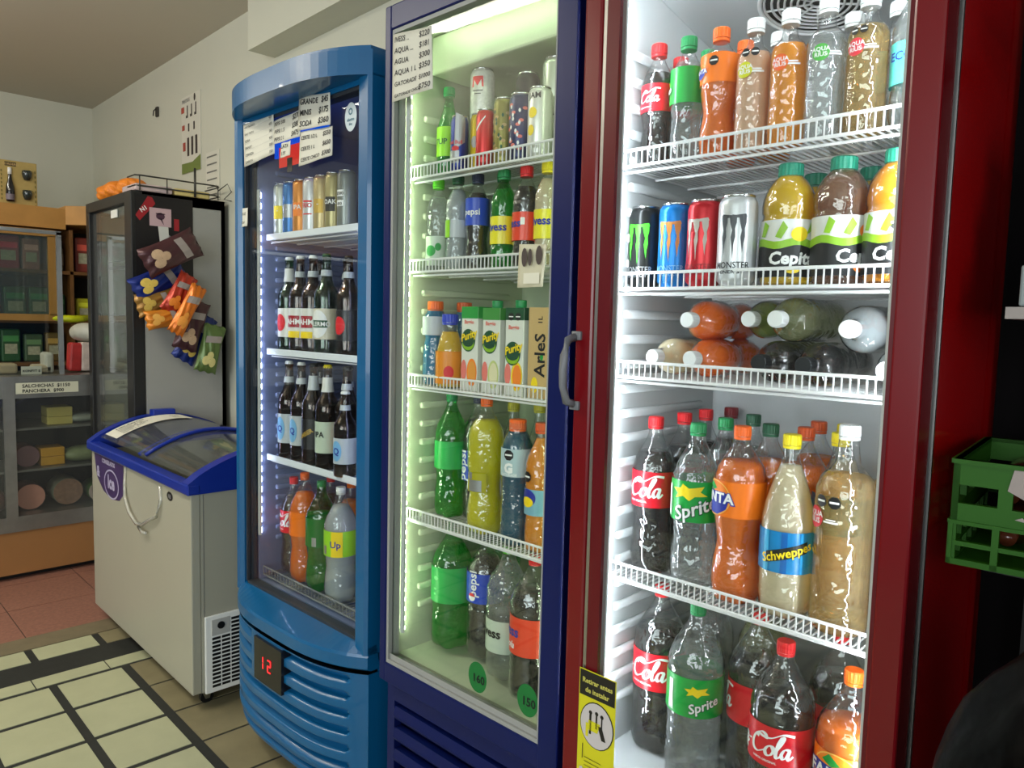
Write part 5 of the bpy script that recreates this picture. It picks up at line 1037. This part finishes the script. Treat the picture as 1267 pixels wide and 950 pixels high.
for kd, y, w, h, c, dsc in (('jar', .62, .10, .17, (110, 120, 90), 'olive jar at the left end of the upper wooden shelf'), ('packet', .74, .11, .19, (90, 30, 40), 'dark red packet left of the white-lidded jar on the upper shelf'), ('jar', .86, .10, .17, (90, 110, 84), 'green-grey jar between the dark red and bright red packets'), ('packet', .99, .12, .20, (160, 24, 50), 'bright crimson packet behind the cabinet glass'), ('packet', 1.11, .09, .19, (170, 110, 104), 'pink tin-like packet beside the crimson one'),
    ('jar', 1.275-.03, .0001+.09, .19, (150, 150, 130), 'pale lidded jar right of the cabinet door'), ('packet', 1.40, .10, .22, (140, 60, 50), 'red and yellow packet in the corner of the upper shelf'), ('packet', 1.52, .09, .22, (170, 120, 70), 'tan packet in the corner, partly behind the black-framed cooler')):
    goods(kd, -5.42, y, 1.746, w, h, c, dsc, g)
g = 'packets on the middle wooden shelf'
for y, w, h, c, dsc in ((.62, .11, .17, (120, 24, 44), 'maroon packet at the left of the middle wooden shelf'), (.76, .10, .15, (100, 30, 50), 'second maroon packet on the middle shelf'), (.89, .10, .18, (130, 30, 60), 'magenta packet beside the green packets'), (1.02, .12, .20, (24, 84, 46), 'large green packet behind the cabinet glass, left one'), (1.145, .11, .20, (26, 90, 50), 'large green packet behind the cabinet glass, right one'), (1.275-.03, .09, .16, (40, 70, 44), 'dark green packet just right of the cabinet door'), (1.40, .10, .14, (200, 196, 40), 'bright yellow packet at the right end of the middle shelf')):
    goods('packet', -5.42, y, 1.441, w, h, c, dsc, g)
g = 'packets on the lowest wooden shelf above the counter'
for i, (y, w, h, c) in enumerate(((.60, .11, .17, (40, 66, 44)), (.73, .11, .19, (60, 80, 40)), (.86, .11, .18, (36, 70, 40)), (.99, .10, .20, (50, 90, 50)), (1.11, .10, .17, (70, 90, 60)), (1.22, .09, .18, (120, 96, 50)), (1.39, .1, .2, (60, 80, 44)))):
    goods('packet', -5.42, y, 1.181, w, h, c, ['dark green packet, leftmost above the counter', 'olive packet, second above the counter', 'dark green packet, third above the counter', 'mid green packet, fourth above the counter', 'grey-green packet, fifth above the counter', 'brown packet beside the glass edge above the counter', 'green packet right of the upright above the counter'][i], g)
# gift box on top of the shelving
gb = empty('gift_box', (-5.52, 1.08, 2.126), 0, 'open-front cardboard gift box with dark bottle and two glasses, on top of the wooden shelving', 'box')
kraft = mat('kraft_card', (178, 154, 92), .6, noise=.18, nscale=26); w_, h_ = .20, .285
MB().box((-.05, -w_/2, 0), (.0, w_/2, h_), bev=.003).build('carton', kraft, gb)
PG = plane((.0012, 0, 0), (0, 1, 0), (0, 0, 1)); PG2 = plane((.002, 0, 0), (0, 1, 0), (0, 0, 1))
b = MB(); prof = [(0, .022), (.06, .024), (.09, .022), (.13, .012), (.17, .008), (.19, .008)]; b.lathe(prof, 20, c=(.004, -.045, .035)); bt = b.build('bottle', mat('wine_bottle_dark', (18, 16, 26), .15, coat=.5), gb, smooth=True)
b = MB(); b.lathe([(.01, .0235), (.045, .0243)], 20, c=(.004, -.045, .035), caps=False); b.build('label', mat('wine_label', (120, 110, 120), .5), bt, smooth=True); b = MB(); b.lathe([(.165, .011), (.205, .011)], 16, c=(.004, -.045, .035)); b.build('foil_top', WH, bt, smooth=True)
for z in (.055, .175):
    b = MB(); b.lathe([(0, .016), (.02, .024), (.04, .028), (.058, .026)], 20, c=(.006, .045, z)); b.build('wine_glass', mat('dark_glass', (44, 52, 50), .1, coat=.6), gb, smooth=True)
polys([rect(-.07, .25, -.01, .275)], PG, 'printed_title', mat('kraft_print', (70, 56, 30), .6), gb); text('CORDERO', .018, plane((.0016, -.04, .2625), (0, 1, 0), (0, 0, 1)), TN, gb)
polys([disc(-.088, .05+.024*k, .004, .009, 6) for k in range(8)]+[disc(.09, .02+.03*k, .004, .01, 6) for k in range(8)], PG, 'leaf_print', mat('kraft_leaf', (110, 100, 50), .6), gb)

# ---------------------------------------------------------------- refrigerated meat counter
mc = empty('meat_counter', (-4.79, 0, 0), 0, 'glass-fronted refrigerated meat and cheese counter with aluminium frame and tan base', 'counter')
tan = mat('tan_panel', (150, 106, 62), .5, noise=.12, nscale=3)
b = MB(); b.box((-.47, -2.0, .035), (-.01, 1.62, .275)); b.build('base_panel', tan, mc)
MB().box((-.45, -2.0, 0), (-.06, 1.6, .035)).build('plinth', black, mc)
b = MB(); b.box((-.47, -2.0, .275), (.0, 1.62, .36)); b.box((-.47, -2.0, 1.015), (-.0, 1.62, 1.03)); b.box((-.012, -2.0, 1.03), (.0, 1.62, 1.135)); b.box((-.47, -2.0, 1.105), (.004, 1.62, 1.135))
for y in (-.6, .835): b.box((-.03, y, .33), (.006, y+.055, 1.13))
b.box((-.03, 1.58, .33), (.006, 1.62, 1.13)); b.build('aluminium_frame', mat('worn_aluminium', (150, 150, 146), .35, .8, noise=.25, nscale=14), mc)
MB().box((-.47, -2.0, .36), (-.455, 1.62, 1.02)).build('back_panel', mat('counter_dark_back', (40, 44, 42), .6), mc)
MB().box((-.008, -2.0, .36), (-.003, 1.58, 1.016)).build('glass_pane', clearmat('counter_glass', (.88, .9, .88), 1.0, 1.5, .02, .02), mc)
for z in (.608, .842): MB().box((-.45, -2.0, z-.012), (-.05, 1.6, z)).build('shelf', mat('shelf_metal', (150, 150, 146), .4, .7), mc)
lamp = glow('counter_tube', (240, 250, 235), 5.0)
st = MB().box((.0005, .895, 1.04), (.003, 1.20, 1.10)).build('price_strip', mat('strip_paper', (206, 206, 184), .6), mc)
text('', 1, plane((.0045, 0, 0), (0, 1, 0), (0, 0, 1)), ink, st, 'handwriting', lines=[('SALCHICHAS  $1150', .026, .925, 1.074, 'LEFT'), ('PANCHERA  $900', .026, .925, 1.046, 'LEFT')], bold=.02)
gl = MB(); gl.box((-.085, -1.9, 1.136), (-.08, 1.13, 1.93)); o = gl.build('glass_screen', clearmat('screen_glass', (.9, .92, .9), .8, 1.5, .02), mc)
b = MB(); b.box((-.09, 1.125, 1.136), (-.072, 1.15, 1.94)); b.box((-.09, -1.9, 1.925), (-.072, 1.15, 1.945)); b.build('screen_edge', alu, mc)
for z, pts in ((1.136, [(.70, (196, 196, 180))]),):
    pass
cd_ = MB().box((0, -.05, 0), (.003, .05, .045)).build('price_card', paper, None); cd_.location = (-4.93, 1.0, 1.136); tag(cd_, 'small white handwritten card standing on the meat counter', 'card'); text('KONFYT $', .018, plane((.0045, 0, .02), (0, 1, 0), (0, 0, 1)), ink, cd_)
for y, w_, h_, c, dsc in ((.88, .13, .06, (176, 160, 130), 'flat beige bag on the counter, left of the price card'), (1.07, .10, .05, (190, 176, 150), 'pale paper bag lying on the counter beside the price card'), (1.10, .05, .12, (200, 198, 186), 'small white tub on the counter by the glass edge')):
    o = MB().box((-.06, -w_/2, 0), (.06, w_/2, h_), bev=.015).build('paper_bag' if h_ < .1 else 'plastic_tub', mat('goods_%d_%d_%d' % c, c, .6, noise=.2), None); o.location = (-5.03, y, 1.136); tag(o, dsc, 'bag' if h_ < .1 else 'tub')
def lump(name, x, y, z, rx, ry, rz, m, dsc, cat, seed=0, grp=None):
    b = MB(); b.lathe([(rz*(1-math.cos(math.pi*k/14)), max(.003, math.sin(math.pi*k/14)**.75)) for k in range(15)], 26, mod=lambda zz, a: 1+.09*math.sin(3*a+seed)+.06*math.sin(7*a+zz*40+seed)); b.v = [(v[0]*rx, v[1]*ry, v[2]) for v in b.v]
    o = b.build(name, m, None, smooth=True); o.location = (x, y, z); return tag(o, dsc, cat, grp)
lump('plastic_bag', -5.02, 1.31, 1.32, .08, .085, .055, mat('bag_white', (206, 204, 190), .4, bump=.8, bscale=25), 'crumpled white plastic bag on the pile beside the black-framed cooler', 'bag', 1)
for k, (y, z, w_, h_, c, dsc) in enumerate(((1.235, 1.136, .07, .17, (196, 60, 60), 'red packet standing on the counter right of the glass edge'), (1.30, 1.136, .07, .175, (206, 190, 180), 'white packet with red print standing beside the red packet'), (1.37, 1.136, .07, .17, (150, 40, 50), 'dark red packet standing against the black-framed cooler'))):
    o = MB().box((-.04, -w_/2, 0), (.04, w_/2, h_), bev=.014).build('food_packet', mat('pile_%d' % k, c, .4, noise=.5, nscale=20, bump=.5, bscale=20), None); o.location = (-5.02, y, z); o.rotation_euler = (R(-4+4*k), 0, 0); o.location.z += .006; tag(o, dsc, 'packet')
lump('yellow_packet', -5.10, 1.25, 1.43, .05, .09, .022, mat('bag_yellow', (200, 206, 30), .4), 'bright yellow packet lying above the red and white bag', 'packet', 3)
# what lies in the counter
cheese = mat('yellow_cheese', (214, 196, 110), .45, noise=.06); cheeseo = mat('orange_cheese', (216, 160, 50), .45, noise=.08)
def wedge(y, z, m, dsc, w=.13, h=.045):
    o = MB().box((-.07, -w/2, 0), (.07, w/2, h), bev=.004).build('cheese_block', m, None); o.location = (-4.97, y, z); tag(o, dsc, 'cheese', 'cheese blocks in the meat counter')
wedge(1.13, .843, cheese, 'pale yellow cheese block, lower of two on the upper counter shelf'); wedge(1.13, .889, cheese, 'pale yellow cheese block, upper of two on the upper counter shelf', h=.055)
wedge(1.09, .609, cheeseo, 'orange cheese block, lower of two on the middle counter shelf', .12, .05); wedge(1.09, .660, cheeseo, 'orange cheese block, upper of two on the middle counter shelf', .12, .05)
def sausage(y, z, r, m, ma, dsc, L=.2):
    b = MB(); n = 28; vs = []
    for xx, q in ((-L, .3), (-L+.02, .8), (-L+.05, 1), (-.012, 1), (0, .96)): vs += [(xx, q*r*math.cos(2*math.pi*k/n), r+q*r*math.sin(2*math.pi*k/n)) for k in range(n)]
    fs = [(i*n+k, i*n+(k+1) % n, (i+1)*n+(k+1) % n, (i+1)*n+k) for i in range(4) for k in range(n)]+[list(range(n))[::-1]]
    o = b.add(vs, fs).build('cold_meat_roll', ma, None, smooth=True); o.location = (-4.91, y, z)
    MB().add([(.001, .96*r*math.cos(2*math.pi*k/n), r+.96*r*math.sin(2*math.pi*k/n)) for k in range(n)], [list(range(n))]).build('cut_face', m, o); tag(o, dsc, 'cold meat', 'cold meat rolls in the meat counter')
skin = mat('sausage_skin', (120, 80, 70), .4)
sausage(.975, .361, .075, mat('cut_ham_pink', (226, 160, 142), .5, noise=.1, nscale=30), skin, 'round pink cut ham on the counter floor'); sausage(1.165, .361, .080, mat('cut_salami', (150, 116, 96), .5, noise=.5, nscale=45), mat('net_skin', (140, 140, 120), .4), 'large mottled salami with cut face on the counter floor')
sausage(.965, .609, .062, mat('cut_mauve', (140, 104, 110), .5, noise=.15, nscale=30), skin, 'mauve mortadella roll on the middle counter shelf'); sausage(1.33, .361, .06, mat('cut_white', (200, 180, 170), .5), mat('green_red_pack', (90, 120, 70), .5), 'pale roll with green wrapper at the right of the counter floor')
lump('sliced_cheese_bag', -4.97, 1.27, .843, .08, .12, .028, mat('clear_wrap', (170, 174, 160), .3, bump=.5), 'clear-wrapped pale food at the right end of the upper counter shelf', 'package', 5)
lump('wrapped_greens', -4.97, 1.27, .609, .09, .13, .045, mat('green_wrap', (140, 150, 110), .35, noise=.3, nscale=30, bump=.5), 'clear-wrapped greenish food at the right of the middle counter shelf', 'package', 6)
lump('dark_cold_cut', -4.95, .80, .361, .08, .06, .07, mat('dark_meat', (90, 50, 44), .5), 'dark cold cut beside the left aluminium upright', 'cold meat', 7)

# ---------------------------------------------------------------- right edge: dark shelving, crate, black sack
rk = empty('metal_shelving', (-.262, 1.14, 0), R(2), 'dark metal shelving beside the red cooler at the right edge', 'shelving')
dark = mat('shelving_black', (10, 10, 11), .5, noise=.2); 
b = MB(); b.box((-.066, .372, 0), (.9, .39, 2.6)); b.build('back_panel', mat('shelving_shade_panel', (9, 8, 9), .9, spec=.1), rk)  # black sheet widened to hide the lit wall and keep this corner dark
for x in (.005, .86): b = MB(); b.box((x, .335, 0), (x+.03, .365, 2.4)); b.build('post', dark, rk)
sm = mat('shelf_grey_edge', (150, 140, 134), .4)
MB().box((.0, .045, 1.520), (.9, .37, 1.536)).build('shelf', sm, rk)
MB().box((.0, .03, 1.175), (.9, .37, 1.19)).build('shelf', dark, rk)
MB().box((.0, .06, 1.93), (.9, .37, 1.945)).build('shelf', dark, rk)
Fk = Frame(-.262, 1.14, 2)
def bx(x, y, z, w_, d_, h_, m, name, dsc, cat, art=None):
    o = MB().box((0, 0, 0), (w_, d_, h_), bev=.003).build(name, m, None); o.location = Fk.w(x, y, z); o.rotation_euler = (0, 0, Fk.a); tag(o, dsc, cat)
    return o
o = bx(.020, .09, 1.537, .03, .16, .155, mat('book_spine_dark', (44, 34, 34), .5), 'boxed_goods', 'tall dark box with speckled edge, left end of the dark shelf', 'box'); MB().box((.002, -.001, .12), (.028, .0, .15)).build('label', mat('speckled_label', (120, 90, 90), .6, noise=.6, nscale=200), o)
o = bx(.013, .05, 1.537, .012, .03, .055, mat('card_grey_green', (140, 150, 150), .5), 'folded_card', 'small grey upright card on the dark shelf edge', 'card')
o = bx(.055, .07, 1.537, .10, .16, .115, mat('box_black', (16, 16, 20), .35), 'boxed_goods', 'black box with a blue corner on the dark shelf', 'box'); MB().box((.002, -.001, .005), (.06, .0, .06)).build('blue_panel', mat('box_teal_blue', (20, 90, 120), .4), o)
o = bx(.03, .12, 1.70, .08, .1, .10, mat('box_pale', (110, 112, 116), .5), 'boxed_goods', 'grey pack high on the stack at the right edge', 'box'); o.location.z = 1.693
# green crate
Fc = Frame(-.292, 1.112, 6); CH = .142; cw, cdp = .42, .28
gm = mat('crate_green', (34, 84, 10), .5, spec=.25, noise=.12, nscale=6)
b = MB(); t = .008
def frame_panel(F_):   # upper solid band with a hand hole, lower open grid; F_ maps (u, z, depth)
    def q(u0, z0, u1, z1, e=0): F_(u0, z0, u1, z1, e)
    return q
def front(u0, z0, u1, z1, e=0): b.box((u0, -e, z0), (u1, t, z1))
def backp(u0, z0, u1, z1, e=0): b.box((u0, cdp-t, z0), (u1, cdp+e, z1))
def left(u0, z0, u1, z1, e=0): b.box((-e, u0, z0), (t, u1, z1))
def right(u0, z0, u1, z1, e=0): b.box((cw-t, u0, z0), (cw+e, u1, z1))
for P, L in ((front, cw), (backp, cw), (left, cdp), (right, cdp)):
    P(0, .108, L, CH, .0); P(0, .055, L, .083); u = .0; nh = int(L/.06)
    for i in range(nh+1): P(max(0, L*i/nh-(.008 if i else 0)), .083, min(L, L*i/nh+(.008 if i < nh else 0)), .108)
    n = 4 if L > .35 else 3
    P(0, 0, L, .008, .002); P(0, .026, L, .032, .001)
    for i in range(0, n*2+1): u = L*i/(n*2); P(max(0, u-.004), .0, min(L, u+.004), .056, .002)
    P(0, .055, L, .060, .003); P(0, CH-.006, L, CH, .003)
b.box((0, 0, 0), (cw, cdp, .004))
cr = b.build('bottle_crate', gm, None); cr.location = Fc.w(0, 0, 1.208-.017); cr.rotation_euler = (0, 0, Fc.a); tag(cr, 'green plastic crate with hand holes and a torn white label, on the dark shelving', 'crate')
polys([[(.068, .138), (.10, .141), (.30, .140), (.30, .092), (.20, .09), (.155, .075), (.145, .062), (.125, .064), (.135, .080), (.125, .095), (.082, .098), (.062, .108)], [(.072, .072), (.085, .070), (.080, .076)]], plane((0, -.002, 0), (1, 0, 0), (0, 0, 1)), 'torn_label', mat('torn_paper', (150, 140, 136), .7, noise=.1), cr)
text('', 1, plane((0, -.0028, 0), (1, 0, 0), (0, 0, 1)), mat('label_print_red', (110, 60, 60), .6), cr, lines=[('CODIGO', .010, .078, .128, 'LEFT'), ('HENAO', .012, .13, .115, 'LEFT')])
for i in range(5):
    x = .06+.075*i; b = MB(); vs = []
    o = MB().lathe([(0, .024), (.01, .027), (.13, .027), (.15, .018), (.18, .011), (.22, .011)], 20).build('brown_bottle', mat('amber_glass', (84, 40, 24), .2, coat=.5), None, smooth=True)
    o.location = Fc.w(x, .27, 1.208-.017+.005+.03+(.058 if 0 else 0)); o.rotation_euler = (R(90), 0, Fc.a); tag(o, 'empty brown glass bottle lying in the green crate, %s' % ['at the left wall', 'second from the left', 'third from the left', 'fourth from the left', 'at the right wall'][i], 'bottle', 'brown bottles in the green crate')
    o2 = o.copy(); C.objects.link(o2); o2.location = Fc.w(x, .27, 1.208-.017+.005+.088); tag(o2, 'brown glass bottle in the upper layer of the green crate, %s' % ['at the left wall', 'second from the left', 'third from the left', 'fourth from the left', 'at the right wall'][i])
# black sack leaning at the lower right corner
b = MB(); N = 40; M_ = 34; vs = []
for j in range(M_+1):
    t_ = j/M_; z = 1.225*t_; rad = (.19+.03*math.sin(math.pi*min(1, t_*1.1)))*math.sqrt(max(.004, 1-(max(0, t_-.84)/.165)**2))
    rad = max(rad, .02)
    for k in range(N):
        a = 2*math.pi*k/N; q = rad*(1+.03*math.sin(9*a+z*8)+.02*math.sin(17*a-z*22)+.015*math.sin(31*a+z*50)); vs.append((q*math.cos(a), q*math.sin(a)*.8, z))
for j in range(M_):
    for k in range(N): b.f.append((j*N+k, j*N+(k+1) % N, (j+1)*N+(k+1) % N, (j+1)*N+k)); b.mi.append(0)
b.f += [list(range(N))[::-1], [M_*N+k for k in range(N)]]; b.mi += [0, 0]; b.v = vs
o = b.build('black_sack', mat('black_polythene', (1, 1, 1), .45, spec=.06, bump=.5, bscale=26), None, smooth=True); o.location = (-.03, .90, 0); tag(o, 'tall full black plastic sack standing at the lower right, under the green crate', 'sack')
